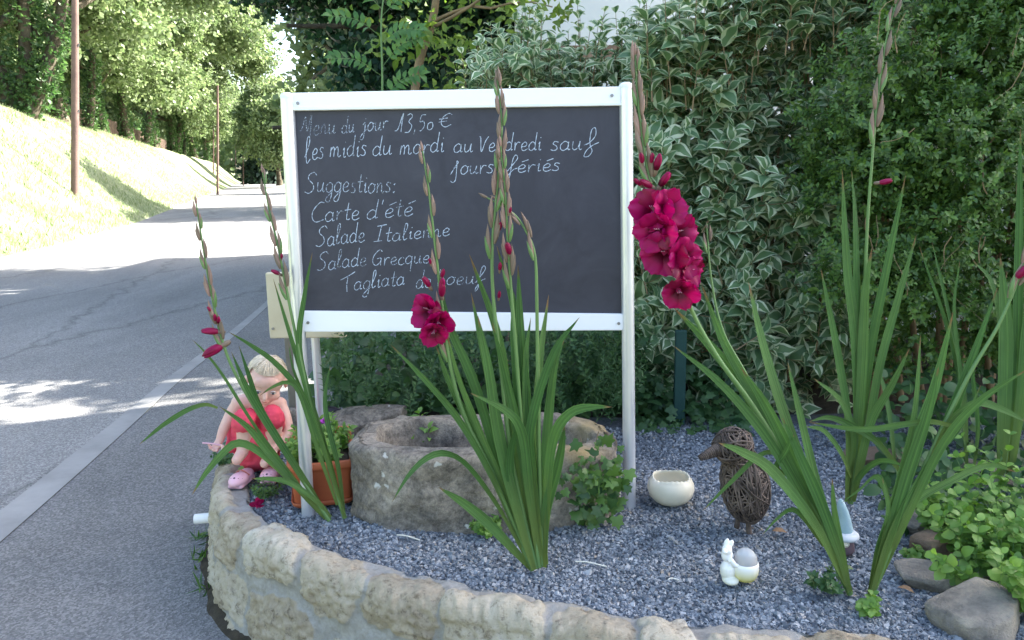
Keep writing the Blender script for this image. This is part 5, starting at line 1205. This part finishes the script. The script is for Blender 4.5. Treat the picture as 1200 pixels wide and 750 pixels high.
def bloom(c, face, R, stalk_obj, mats, seed, name='flower', dark=False):
    """six ruffled petals round a throat, facing `face`"""
    rg = random.Random(seed); f = np.array(face, float); f /= np.linalg.norm(f); u = np.cross(f, (0, 0, 1.0)); u /= np.linalg.norm(u); v = np.cross(u, f); mb = MB(); c = np.array(c, float)
    for k in range(6):
        a0 = k * math.pi / 3 + rg.uniform(-.15, .15); inner = k % 2; L = R * rg.uniform(.9, 1.12) * (1.0 if inner else .95); wd = R * (.62 if inner else .52); ph = rg.random() * 6; curl = rg.uniform(-.1, .35)
        rad_ = math.cos(a0) * u + math.sin(a0) * v; tan_ = -math.sin(a0) * u + math.cos(a0) * v; nT, nV = 9, 9; G = np.zeros((nT, nV, 3)); A = np.zeros((nT, nV, 3))
        for i in range(nT):
            t = i / (nT - 1); w = wd * (math.sin(math.pi * (.10 + .74 * t ** .9)) ** .75) * (1 if t < .9 else .86)
            for j in range(nV):
                s = j / (nV - 1) * 2 - 1; ruf = (.085 * math.sin(s * 6 + ph) + .05 * math.sin(s * 13 + ph * 2)) * R * t ** 1.5
                z = -R * .55 + R * .75 * t ** .7 - curl * R * t ** 3 + ruf - .16 * R * abs(s) ** 2 * (1 - t) + (.02 * R if inner else 0)
                G[i, j] = c + rad_ * (L * (.06 + .94 * t) * (1 - .10 * abs(s) ** 2.2 * t)) + tan_ * (w * s) + f * z; A[i, j] = (s, t, 0)
        mb.grid(G, 1 if (dark or rg.random() < .15) else 0, A.reshape(-1, 3))
    for k in range(3): mb.tube(spline([c - f * R * .45, c - f * R * .1 + u * (k - 1) * R * .06 + v * R * .1, c + f * R * .1 + u * (k - 1) * R * .1 + v * R * .16], 6), R * .02, 5, 2)
    mb.tube([c - f * R * .95 - v * R * .2, c - f * R * .45], [R * .07, R * .2], 8, 0)
    return mb.build(name, [MAT['petal'], MAT['petal_dark'], MAT['stamen']], stalk_obj)

def gladiolus(label, base, Y, blades, spikes, dy=.16):
    """blades: (width m, [photo points base..tip], depth lean); spikes: dict(pts, n0 = where the bracts begin, buds, blooms)"""
    t = thing('gladiolus', label, 'gladiolus', at_y(base[0], base[1], Y), group='gladiolus plants growing from the gravel'); mb = MB(); nb = 0
    for w, pts, lean in blades:
        n = len(pts); off = random.uniform(-.012, .012)
        P = [at_y(x, y, Y + off + lean * (i / (n - 1)) ** 1.3) for i, (x, y) in enumerate(pts)]
        blade(mb, P, w)
    mb.build('foliage', MAT['blade'], t)
    for sp in spikes:
        pts = sp['pts']; n = len(pts); lean = sp.get('lean', 0); Q = [at_y(x, y, Y + lean * i / (n - 1)) for i, (x, y) in enumerate(pts)]; S = spline(Q, 60)
        r0 = sp.get('r', .0085); mb = MB(); mb.tube(S, np.linspace(r0, .0022, 60), 9, 0); so = mb.build('flower_stalk', MAT['stalk'] if not sp.get('brown') else MAT['bract'], t)
        T = np.gradient(S, axis=0); T /= np.linalg.norm(T, axis=1)[:, None]
        if sp.get('bracts'):
            i0, k, sc = sp['bracts']; m = MB()
            for j in range(k):
                f = j / k; i = i0 + (59 - i0) * (f ** .93); i1 = min(int(i), 59); sd = np.cross(T[i1], (0, -1, 0)); sd /= np.linalg.norm(sd); sg = 1 if j % 2 else -1; L = lerp(.106, .055, f) * sc; r = lerp(.0085, .0052, f) * sc
                d = T[i1] + sd * sg * lerp(.17, .10, f) + np.array((0, -.08, 0)); p = S[i1] + sd * sg * .006
                spindle(m, p, d, L, r, 0, 7, .5, -sd * sg * .10)
                spindle(m, p + np.array((0, -.004, 0)), d + sd * sg * .07, L * .66, r * .8, 1 if j % 3 == 0 else 0, 7, .5)
            spindle(m, S[58], T[58], .035 * sc, .005 * sc, 0, 7, .5)
            m.build('bract', [MAT['bract'], MAT['stalk']], so)
        for (px, py, dx, dz, L, dark) in sp.get('buds', []):
            p = np.array(at_y(px, py, Y + lean * .7 - .012)); d = np.array((dx, -.35, dz)); d /= np.linalg.norm(d); m = MB()
            spindle(m, p - d * L * .5, d, L, L * .22, 0 if not dark else 1, 9, .75)
            for q in range(3):
                a = q * 2.1; e = np.cross(d, (math.cos(a), .3, math.sin(a))); e /= np.linalg.norm(e); spindle(m, p - d * L * .35 + e * L * .07, d + e * .10, L * .82, L * .13, 1, 7, .7)
            spindle(m, p - d * L * .85, d, L * .7, L * .15, 2, 7, .6); m.build('bud', [MAT['petal'], MAT['petal_dark'], MAT['bract']], so)
        for j, (px, py, R, fx, fz) in enumerate(sp.get('blooms', [])):
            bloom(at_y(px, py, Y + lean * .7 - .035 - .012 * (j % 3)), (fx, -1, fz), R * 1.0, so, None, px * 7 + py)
    return t

YA = at_z(388, 612, G_Z).y
gladiolus('gladiolus at the left with dark buds leaning over the child', (388, 612), YA, [
    (.030, [(380, 606), (345, 560), (300, 500), (262, 440), (240, 412), (225, 398)], .05), (.030, [(384, 609), (355, 560), (315, 497), (290, 455), (271, 412)], -.05),
    (.030, [(382, 608), (355, 578), (315, 530), (290, 500), (257, 476)], -.12), (.030, [(379, 603), (340, 562), (305, 530), (280, 519), (262, 530), (240, 556), (225, 580)], -.18),
    (.020, [(255, 478), (242, 474), (228, 477), (213, 484), (190, 499), (163, 521)], .0), (.022, [(388, 606), (372, 588), (340, 566), (316, 561), (294, 561)], -.12),
    (.026, [(404, 607), (392, 560), (376, 505), (352, 430), (335, 375), (320, 326)], .1), (.026, [(402, 602), (382, 530), (360, 458), (350, 405), (356, 350), (366, 296)], .05),
    (.022, [(404, 605), (396, 545), (385, 500), (381, 465), (387, 428)], .12), (.030, [(404, 607), (384, 540), (358, 468), (325, 427), (295, 405), (268, 389)], .0),
    (.020, [(395, 592), (372, 525), (352, 462), (338, 448), (320, 453), (304, 464)], -.02), (.032, [(386, 610), (362, 570), (330, 520), (305, 478), (292, 440), (280, 405)], .02), (.030, [(403, 606), (388, 550), (368, 490), (345, 435), (338, 400)], .02)],
    [dict(pts=[(386, 610), (345, 548), (300, 480), (272, 430), (258, 390), (247, 340), (238, 290), (229, 232)], bracts=(32, 11, .95), buds=[(252, 372, .15, 1, .030, 1), (245, 362, -.3, 1, .022, 1), (256, 375, .3, .9, .03, 0), (246, 388, -1, .15, .060, 1), (249, 411, -.9, -.45, .080, 1)]),
     dict(pts=[(404, 607), (385, 545), (366, 480), (348, 400), (333, 325), (325, 285), (315, 244), (307, 196)], bracts=(34, 10, .95), lean=.08, buds=[(323, 319, -.7, .45, .036, 1), (330, 300, .2, 1, .022, 1)])])
YBm = at_z(630, 668, G_Z).y
gladiolus('large gladiolus in the centre in front of the trough and menu board', (630, 668), YBm, [
    (.036, [(624, 668), (598, 640), (570, 611), (543, 589), (514, 571)], -.10), (.024, [(622, 664), (585, 595), (548, 545), (522, 531), (500, 537), (479, 557), (459, 589)], -.16), (.026, [(620, 660), (580, 565), (540, 495), (500, 447), (458, 404)], -.05),
    (.030, [(622, 663), (570, 535), (530, 455), (511, 405)], .02), (.034, [(624, 664), (590, 560), (556, 450), (528, 385), (518, 340)], .05), (.036, [(628, 664), (608, 560), (596, 470), (583, 390), (550, 298)], .08), (.028, [(622, 666), (594, 540), (570, 430), (552, 343)], .03),
    (.032, [(632, 660), (620, 575), (612, 510), (594, 482), (552, 461)], -.12), (.034, [(630, 662), (612, 530), (604, 400), (602, 358), (582, 288)], .10), (.034, [(634, 664), (622, 520), (611, 400), (607, 310)], .06), (.030, [(636, 660), (628, 540), (632, 430), (643, 345)], .12),
    (.032, [(636, 662), (625, 560), (622, 500), (648, 415), (679, 372)], .0), (.040, [(638, 664), (641, 590), (646, 530), (655, 500), (672, 482), (694, 477), (717, 477)], -.14), (.034, [(637, 664), (636, 580), (642, 500), (650, 430), (662, 395)], .06), (.036, [(638, 665), (640, 600), (655, 540), (662, 498)], -.03), (.038, [(626, 668), (606, 600), (586, 520), (572, 430), (560, 370)], -.02),
    (.034, [(632, 666), (622, 590), (606, 500), (590, 430), (577, 378)], .0), (.030, [(625, 668), (610, 610), (598, 560), (600, 520), (612, 490)], -.06), (.036, [(640, 662), (632, 590), (618, 500), (616, 420), (622, 372)], .05), (.032, [(622, 664), (596, 585), (560, 500), (537, 440), (523, 388)], -.03)],
    [dict(pts=[(624, 668), (582, 565), (545, 490), (526, 420), (517, 350), (509, 280), (502, 220), (494, 170)], lean=.02, bracts=(28, 11, .9), blooms=[(499, 364, .052, -.5, .15), (514, 381, .048, .25, -.35), (508, 392, .045, -.1, -.6)], buds=[(500, 330, -.45, .9, .040, 1), (518, 333, .2, 1, .045, 0), (519, 320, .3, 1, .03, 1), (504, 306, -.1, 1, .02, 1), (518, 339, .1, 1, .05, 1)]),
     dict(pts=[(628, 666), (600, 540), (587, 430), (578, 348), (577, 285), (583, 218), (588, 156), (586, 120), (582, 88)], bracts=(33, 14, 1.0), lean=.06, buds=[(586, 265, .3, 1, .03, 1), (585, 345, .15, 1, .026, 1)]),
     dict(pts=[(632, 664), (615, 540), (604, 400), (596, 300), (592, 225), (586, 165)], bracts=(35, 11, .95), lean=.03, buds=[(596, 291, -.2, 1, .042, 1), (598, 246, .2, 1, .02, 1), (586, 312, .1, 1, .028, 1)]),
     dict(pts=[(636, 662), (632, 540), (630, 420), (629, 350), (627, 300), (617, 272), (600, 249), (566, 229)], bracts=(40, 4, .9), lean=.05)])
YC = at_z(996, 696, G_Z).y
gladiolus('gladiolus at the right with a spike of crimson blooms beside the board post', (996, 696), YC, [
    (.046, [(996, 694), (975, 630), (930, 545), (880, 465), (835, 408), (790, 361)], .05), (.030, [(992, 682), (950, 600), (900, 515), (845, 450), (789, 405)], -.08), (.036, [(992, 686), (955, 615), (905, 552), (870, 530), (842, 519)], -.14), (.018, [(930, 545), (905, 530), (885, 537), (855, 566), (824, 598)], -.02),
    (.018, [(965, 640), (940, 605), (926, 597), (910, 608), (893, 627)], -.06), (.038, [(994, 690), (962, 600), (920, 490), (893, 400), (877, 330)], .10), (.034, [(994, 690), (950, 580), (890, 475), (850, 405), (822, 333)], .05), (.036, [(996, 692), (980, 640), (955, 560), (938, 490), (923, 425)], .0), (.018, [(930, 560), (910, 548), (920, 530), (931, 509)], -.05),
    (.040, [(996, 694), (970, 620), (935, 550), (900, 480), (868, 430)], -.02), (.020, [(996, 690), (986, 640), (978, 600), (975, 560)], -.03), (.036, [(996, 694), (984, 650), (962, 590), (940, 540), (917, 490)], -.04)],
    [dict(pts=[(996, 696), (945, 580), (885, 480), (842, 420), (810, 362), (780, 280), (757, 190), (747, 110), (744, 55)], r=.0095, lean=.05, bracts=(44, 11, 1.0), buds=[(747, 213, -.6, .6, .03, 1), (752, 185, -.2, 1, .032, 1), (764, 185, .1, 1, .03, 1), (771, 190, .2, 1, .05, 0), (779, 210, .5, .8, .05, 0), (757, 215, -.7, .4, .045, 1)],
        blooms=[(764, 246, .062, -.4, .25), (785, 243, .056, .45, .3), (770, 272, .062, -.5, -.1), (797, 274, .058, .45, .1), (776, 298, .066, -.35, -.25), (803, 304, .060, .5, -.15), (812, 318, .046, .7, -.3), (796, 345, .052, -.1, -.45)]),
     dict(pts=[(992, 690), (935, 570), (880, 450), (848, 390), (834, 330), (828, 262)], r=.007, lean=.08, bracts=(54, 2, .6))])
YD = at_z(1019, 700, G_Z).y
gladiolus('gladiolus at the right leaning right with one purple bud at the frame edge', (1019, 700), YD, [
    (.036, [(1019, 698), (1040, 620), (1068, 530), (1095, 455), (1117, 366)], .08), (.034, [(1021, 698), (1058, 610), (1100, 520), (1128, 450), (1169, 337)], .05), (.028, [(1019, 694), (1045, 590), (1070, 490), (1079, 392)], .02), (.030, [(1018, 692), (1028, 640), (1040, 600), (1034, 560)], -.05),
    (.030, [(1024, 692), (1070, 590), (1108, 515), (1150, 468), (1205, 432)], -.08), (.024, [(1090, 540), (1112, 495), (1143, 472), (1175, 480), (1206, 496)], .02), (.022, [(1120, 500), (1090, 494), (1060, 497), (1010, 503), (948, 495)], .0), (.034, [(1020, 698), (1046, 620), (1090, 540), (1125, 500), (1150, 450)], .0),
    (.038, [(1020, 698), (1038, 640), (1062, 560), (1085, 490), (1100, 430)], -.02), (.022, [(1050, 620), (1030, 560), (1005, 575), (985, 590)], -.05), (.028, [(1022, 690), (1060, 600), (1120, 560), (1160, 545), (1190, 553)], .12)],
    [dict(pts=[(1020, 700), (1048, 630), (1080, 555), (1132, 446), (1172, 377), (1203, 300), (1222, 230)], r=.0095, lean=.05, bracts=(44, 6, 1.0), buds=[(1199, 318, .5, .8, .05, 1)])])
YE = at_z(996, 592, G_Z).y
gladiolus('tall upright gladiolus in front of the dark hedge with a single crimson bud', (996, 590), YE, [
    (.042, [(994, 588), (1004, 500), (1002, 400), (992, 310), (987, 200)], .0), (.036, [(998, 588), (1008, 480), (1004, 370), (1002, 260), (998, 200)], .04), (.034, [(998, 588), (1010, 490), (1022, 400), (1042, 300), (1061, 206)], .05), (.040, [(1000, 588), (1014, 520), (1030, 430), (1052, 350), (1074, 275)], .0),
    (.034, [(992, 588), (994, 500), (984, 430), (975, 380), (962, 315)], -.05), (.040, [(1000, 586), (1008, 540), (1022, 490), (1045, 450), (1066, 408)], -.08), (.026, [(996, 570), (1000, 510), (985, 470), (953, 443)], -.12), (.028, [(1060, 560), (1030, 520), (1000, 500), (972, 489), (948, 494)], -.18),
    (.026, [(998, 560), (985, 530), (965, 505), (945, 500)], -.2), (.03, [(998, 588), (1006, 560), (1030, 540), (1060, 545)], -.15), (.040, [(996, 590), (1004, 520), (1010, 430), (1014, 340), (1022, 290)], -.02)],
    [dict(pts=[(997, 590), (1008, 480), (1012, 380), (1016, 271), (1021, 200), (1028, 120), (1040, 40), (1056, -10)], r=.009, lean=.02, bracts=(40, 9, 1.15), buds=[(1038, 213, .95, .15, .046, 1)])])
gladiolus('broad leaved gladiolus cut by the right frame edge', (1172, 545), 2.95, [
    (.060, [(1172, 560), (1176, 480), (1178, 380), (1172, 300)], .0), (.040, [(1180, 560), (1190, 450), (1193, 330), (1196, 150)], .0), (.032, [(1172, 550), (1178, 450), (1165, 340), (1140, 305)], .05), (.044, [(1184, 560), (1196, 470), (1204, 380), (1215, 280)], .0), (.05, [(1176, 560), (1182, 470), (1184, 390), (1178, 330)], .03)], [])
gladiolus('thin young gladiolus shoots between the two right plants', (1132, 560), 3.0, [
    (.020, [(1132, 560), (1128, 470), (1112, 390), (1077, 288)], .05), (.020, [(1134, 560), (1130, 460), (1110, 360), (1092, 283)], .02), (.018, [(1134, 560), (1124, 430), (1118, 360), (1125, 304)], .0), (.024, [(1050, 560), (1044, 500), (1036, 455), (1026, 425)], .1), (.018, [(1140, 560), (1146, 500), (1140, 440), (1142, 400)], .1)], [])
# ------------------------------------------------------------------ crouching child
def skin_mat():
    m = mat('skin', (0.62, 0.36, 0.27), 0.5, 0, 0.35); n, l, b = nodes(m)
    tc = N(m, 'ShaderNodeTexCoord'); nz = N(m, 'ShaderNodeTexNoise', Scale=18, Detail=4); l.new(tc.outputs['Object'], nz.inputs['Vector'])
    r = ramp(m, [(.3, (.62, .36, .30)), (.7, (.70, .45, .38))]); l.new(nz.outputs['Fac'], r.inputs['Fac']); l.new(r.outputs['Color'], b.inputs['Base Color'])
    b.inputs['Subsurface Weight'].default_value = .15; b.inputs['Subsurface Radius'].default_value = (.02, .008, .004); b.inputs['Subsurface Scale'].default_value = .3
skin_mat()
noise_mat('dress_red', [(.3, (.58, .045, .09)), (.7, (.70, .08, .13))], 6, 4, .85, .25, 250, .001)
noise_mat('hair_blond', [(.3, (.56, .46, .34)), (.7, (.72, .63, .50))], 30, 4, .5, .1, island=.25)
noise_mat('clog_pink', [(.3, (.62, .36, .44)), (.7, (.70, .43, .51))], 9, 3, .5, .08)
mat('clog_hole', (.03, .015, .03), .8); mat('lip', (.45, .14, .12), .5); mat('lash', (.12, .07, .05), .7); mat('eye_white', (.6, .6, .6), .3); mat('iris', (.05, .07, .10), .2); noise_mat('brow', [(.3, (.48, .32, .22)), (.7, (.54, .38, .26))], 40, 3, .8, 0)
YK = 3.16
def K(px, py, dy=0.0): return at_y(px, py, YK + dy)
kid = thing('person', 'small blond child in a red dress and pink clogs crouching on the wall', 'person', (*at_z(300, 545, .36).xy, .36))
def caps(mb, pts, rr, seg=14):
    S = spline(pts, max(8, 5 * len(pts))); R = np.interp(np.linspace(0, 1, len(S)), np.linspace(0, 1, len(rr)), rr); mb.tube(S, R, seg)
    mb.ball(S[0], R[0], None, seg, 8); mb.ball(S[-1], R[-1], None, seg, 8)
HC = K(313, 438, -.05)
HM = (Matrix.Rotation(rad(16), 3, 'Y') @ Matrix.Rotation(rad(20), 3, 'X') @ Matrix.Rotation(rad(18), 3, 'Z'))     # leans right, looks down and to the right
def hp(x, y, z): return HC + HM @ Vector((x, y, z))                            # head space: -y is the face, z up
body = MB()
body.ball(hp(0, .012, .018), (.079, .092, .082), HM, 24, 16)                    # skull
body.ball(hp(0, -.022, -.028), (.062, .062, .062), HM, 20, 14)                  # face
body.ball(hp(0, -.050, -.066), (.030, .026, .022), HM)                          # chin
for s in (-1, 1):
    body.ball(hp(s * .034, -.050, -.036), (.029, .026, .026), HM); body.ball(hp(s * .084, .010, -.012), (.010, .018, .026), HM)
body.ball(hp(0, -.056, .030), (.054, .026, .036), HM)                           # forehead
body.tube([hp(0, -.080, -.004), hp(0, -.090, -.022), hp(0, -.088, -.030)], [.007, .010, .009], 10); body.ball(hp(0, -.093, -.026), .0105)
for z, r in ((-.0475, .0085), (-.0565, .009)): body.tube([hp(-.016, -.075, z), hp(0, -.082, z), hp(.016, -.075, z)], [r * .6, r, r * .6], 8)
SH, SH2 = K(278, 466, -.01), K(330, 468, .05)
HIP = K(300, 520, .07)
caps(body, [K(302, 460, .03), hp(0, .02, -.055)], [.036, .036])                  # neck
caps(body, [HIP, K(300, 492, .06), K(302, 468, .04)], [.085, .078, .062])        # trunk
caps(body, [SH, K(302, 464, .03), SH2], [.033, .045, .033])
ARM = [SH, K(268, 482, -.02), K(259, 500, -.04), K(254, 514, -.06)]; caps(body, ARM, [.030, .027, .023, .0175])
WR = ARM[-1]; PM = K(250, 521, -.075); caps(body, [WR, PM], [.017, .019])
for k, (x, y, dy) in enumerate(((240, 519, -.10), (241, 523, -.11), (245, 526, -.115), (250, 527, -.11))):
    k0 = PM + Vector((-.012 + .007 * k, -.012, -.004)); tp = K(x, y, dy); caps(body, [k0, lerp(k0, tp, .55) + Vector((0, 0, -.005)), tp], [.0075, .007, .0055], 10)
caps(body, [PM + Vector((.010, -.004, .004)), K(258, 521, -.10), K(257, 525, -.115)], [.008, .007, .006], 10)   # thumb
ARM2 = [SH2, K(338, 488, .01), K(340, 505, -.03), K(330, 520, -.07)]; caps(body, ARM2, [.030, .027, .022, .018]); caps(body, [ARM2[-1], K(322, 526, -.09)], [.017, .018])
for k in range(4): k0 = K(322, 526, -.09) + Vector((-.01 + .008 * k, -.008, -.005)); caps(body, [k0, k0 + Vector((-.006, -.016, -.016)), k0 + Vector((-.006, -.012, -.03))], [.0075, .007, .0055], 10)
KN1, KN2 = K(286, 488, -.12), K(322, 484, -.10)
AN1, AN2 = K(283, 528, -.10), K(318, 532, -.06)
for a, b, h in ((KN1, AN1, HIP + Vector((-.04, 0, 0))), (KN2, AN2, HIP + Vector((.05, 0, 0)))):
    caps(body, [h, lerp(h, a, .5) + Vector((0, 0, .012)), a], [.058, .052, .041]); caps(body, [a, lerp(a, b, .45) + Vector((0, .02, 0)), b], [.040, .038, .026])
    caps(body, [b, b + Vector((-.01, -.05, -.02))], [.026, .022])
bo = remesh('body', body, MAT['skin'], kid, .0032, 5)
# dress
d = MB(); caps(d, [HIP + Vector((0, .01, -.02)), K(300, 494, .06), K(303, 474, .04)], [.105, .092, .066]); caps(d, [K(283, 468, .02), K(302, 464, .035), K(324, 468, .045)], [.026, .046, .030])
for a, h in ((KN1, HIP + Vector((-.04, 0, 0))), (KN2, HIP + Vector((.05, 0, 0)))): caps(d, [h, lerp(h, a, .5) + Vector((0, 0, .015)), lerp(h, a, 1.0) + Vector((0, -.004, .004))], [.068, .062, .050])
caps(d, [K(276, 512, -.03), K(300, 512, -.08), K(322, 508, -.05)], [.030, .034, .032]); caps(d, [K(272, 500, .03), K(270, 522, .0)], [.035, .028])
dr = remesh('dress', d, MAT['dress_red'], kid, .004, 4)
co = np.array([tuple(v.co) for v in dr.data.vertices]); nr = np.array([tuple(v.normal) for v in dr.data.vertices]); co += nr * (fbm(co, 22, 3) * .010)[:, None]; dr.data.vertices.foreach_set('co', co.ravel())
# hair: a cap over the skull and many fine strands brushed back
h = MB(); cap = []
bmh = bmesh.new(); bmesh.ops.create_uvsphere(bmh, u_segments=40, v_segments=28, radius=1)
dele = [v for v in bmh.verts if (v.co.y < -.30 + .55 * (v.co.z - .55) and v.co.z < .62) or v.co.z < -.62 or (v.co.y < .30 and v.co.z < .22 and abs(v.co.x) > .5)]
bmesh.ops.delete(bmh, geom=dele, context='VERTS')
for v in bmh.verts:
    q = np.array([tuple(v.co)]); s = 1 + .03 * fbm(q, 6, 2)[0]; v.co = Vector((v.co.x * .0835 * s, v.co.y * .097 * s, v.co.z * .087 * s))
h.bm(bmh, hp(0, .013, .019), HM)
for k in range(520):
    th, ph = random.uniform(-2.6, 2.6), random.uniform(.1, 1.25); pts = []
    for j in range(7):
        t = j / 6; a = th * (1 + .1 * t); p = ph + t * .75; z = math.cos(p); y = -math.cos(a) * math.sin(p); x = math.sin(a) * math.sin(p)
        if y < -.28 + .55 * (z - .55) and z < .60 or z < -.6 or (y < .30 and z < .22 and abs(x) > .5): break
        r = 1.02 + .03 * math.sin(k + j); pts.append(hp(x * .0845 * r, .013 + y * .098 * r, .019 + z * .088 * r))
    if len(pts) > 2: h.tube(pts, np.linspace(.0022, .0008, len(pts)), 4, cap=False)
h.build('hair', MAT['hair_blond'], kid)
# eyes looking down, brows, mouth
for s in (-1, 1):
    e = MB(); e.ball(hp(s * .031, -.0745, -.005), (.0125, .007, .0068), HM); eo = e.build('eye', MAT['eye_white'], kid)
    e = MB(); e.ball(hp(s * .031, -.0800, -.0065), (.0058, .0028, .0055), HM); e.build('iris', MAT['iris'], eo)
    e = MB(); e.tube(spline([hp(s * .018, -.079, -.003), hp(s * .026, -.083, .0025), hp(s * .036, -.0815, .002), hp(s * .045, -.074, -.005)], 9), np.interp(np.linspace(0, 1, 9), [0, .5, 1], [.001, .0024, .001]), 6); e.build('eyelid', MAT['lash'], eo)
    e = MB(); e.tube(spline([hp(s * .017, -.0815, .019), hp(s * .030, -.0800, .0245), hp(s * .046, -.071, .020)], 9), np.interp(np.linspace(0, 1, 9), [0, .5, 1], [.0008, .0018, .0006]), 6); e.build('eyebrow', MAT['brow'], kid)
e = MB(); e.tube(spline([hp(-.016, -.0765, -.0515), hp(-.006, -.0855, -.0505), hp(.006, -.0855, -.0505), hp(.016, -.0765, -.0515)], 10), np.interp(np.linspace(0, 1, 10), [0, .5, 1], [.001, .0035, .001]), 6); e.build('mouth', MAT['lip'], kid)
# clogs
for a, dx in ((AN1, (-.012, -.10)), (AN2, (.010, -.10))):
    c = MB(); f = Vector((dx[0], dx[1], 0)).normalized(); zb = .378
    c0 = Vector((a.x, a.y, zb)); sd = Vector((-f.y, f.x, 0)); M3 = Matrix((sd, -f, Vector((0, 0, 1)))).transposed()
    c.ball(c0 + f * .055 + Vector((0, 0, .026)), (.039, .062, .029), M3, 20, 14); c.ball(c0 - f * .010 + Vector((0, 0, .022)), (.033, .052, .027), M3, 20, 14); c.box(c0 + f * .03 + Vector((0, 0, .006)), (.068, .135, .016), .007, M3)
    co_ = remesh('clog', c, MAT['clog_pink'], kid, .0035, 4)
    m = MB()
    for k in range(5):
        aa = (k - 2) * .5; p = c0 + f * (.058 + .035 * math.cos(aa)) + sd * (.030 * math.sin(aa)) + Vector((0, 0, .047 - .004 * abs(k - 2))); m.ball(p, (.0055, .0055, .004), None, 8, 6)
    m.build('vent_hole', MAT['clog_hole'], co_)
    m = MB(); m.tube(spline([c0 + sd * .034 + f * .02 + Vector((0, 0, .035)), c0 + f * .03 + Vector((0, 0, .060)), c0 - sd * .034 + f * .02 + Vector((0, 0, .035))], 10), .006, 8, flat=.4); m.build('strap', MAT['lip'], co_)
# pink stick in the hand
sk = MB().tube([K(232, 517, -.11), K(246, 518, -.105), K(258, 521, -.09)], .0035, 6).build('pink_stick', MAT['clog_pink'], origin=K(246, 518, -.105)); sk.location = kid.location + (sk.location - kid.location) * .93; sk.scale = (.93,) * 3; kid.scale = (.93,) * 3
tag(sk, 'thin pink stick held in the hand of the child', 'stick')
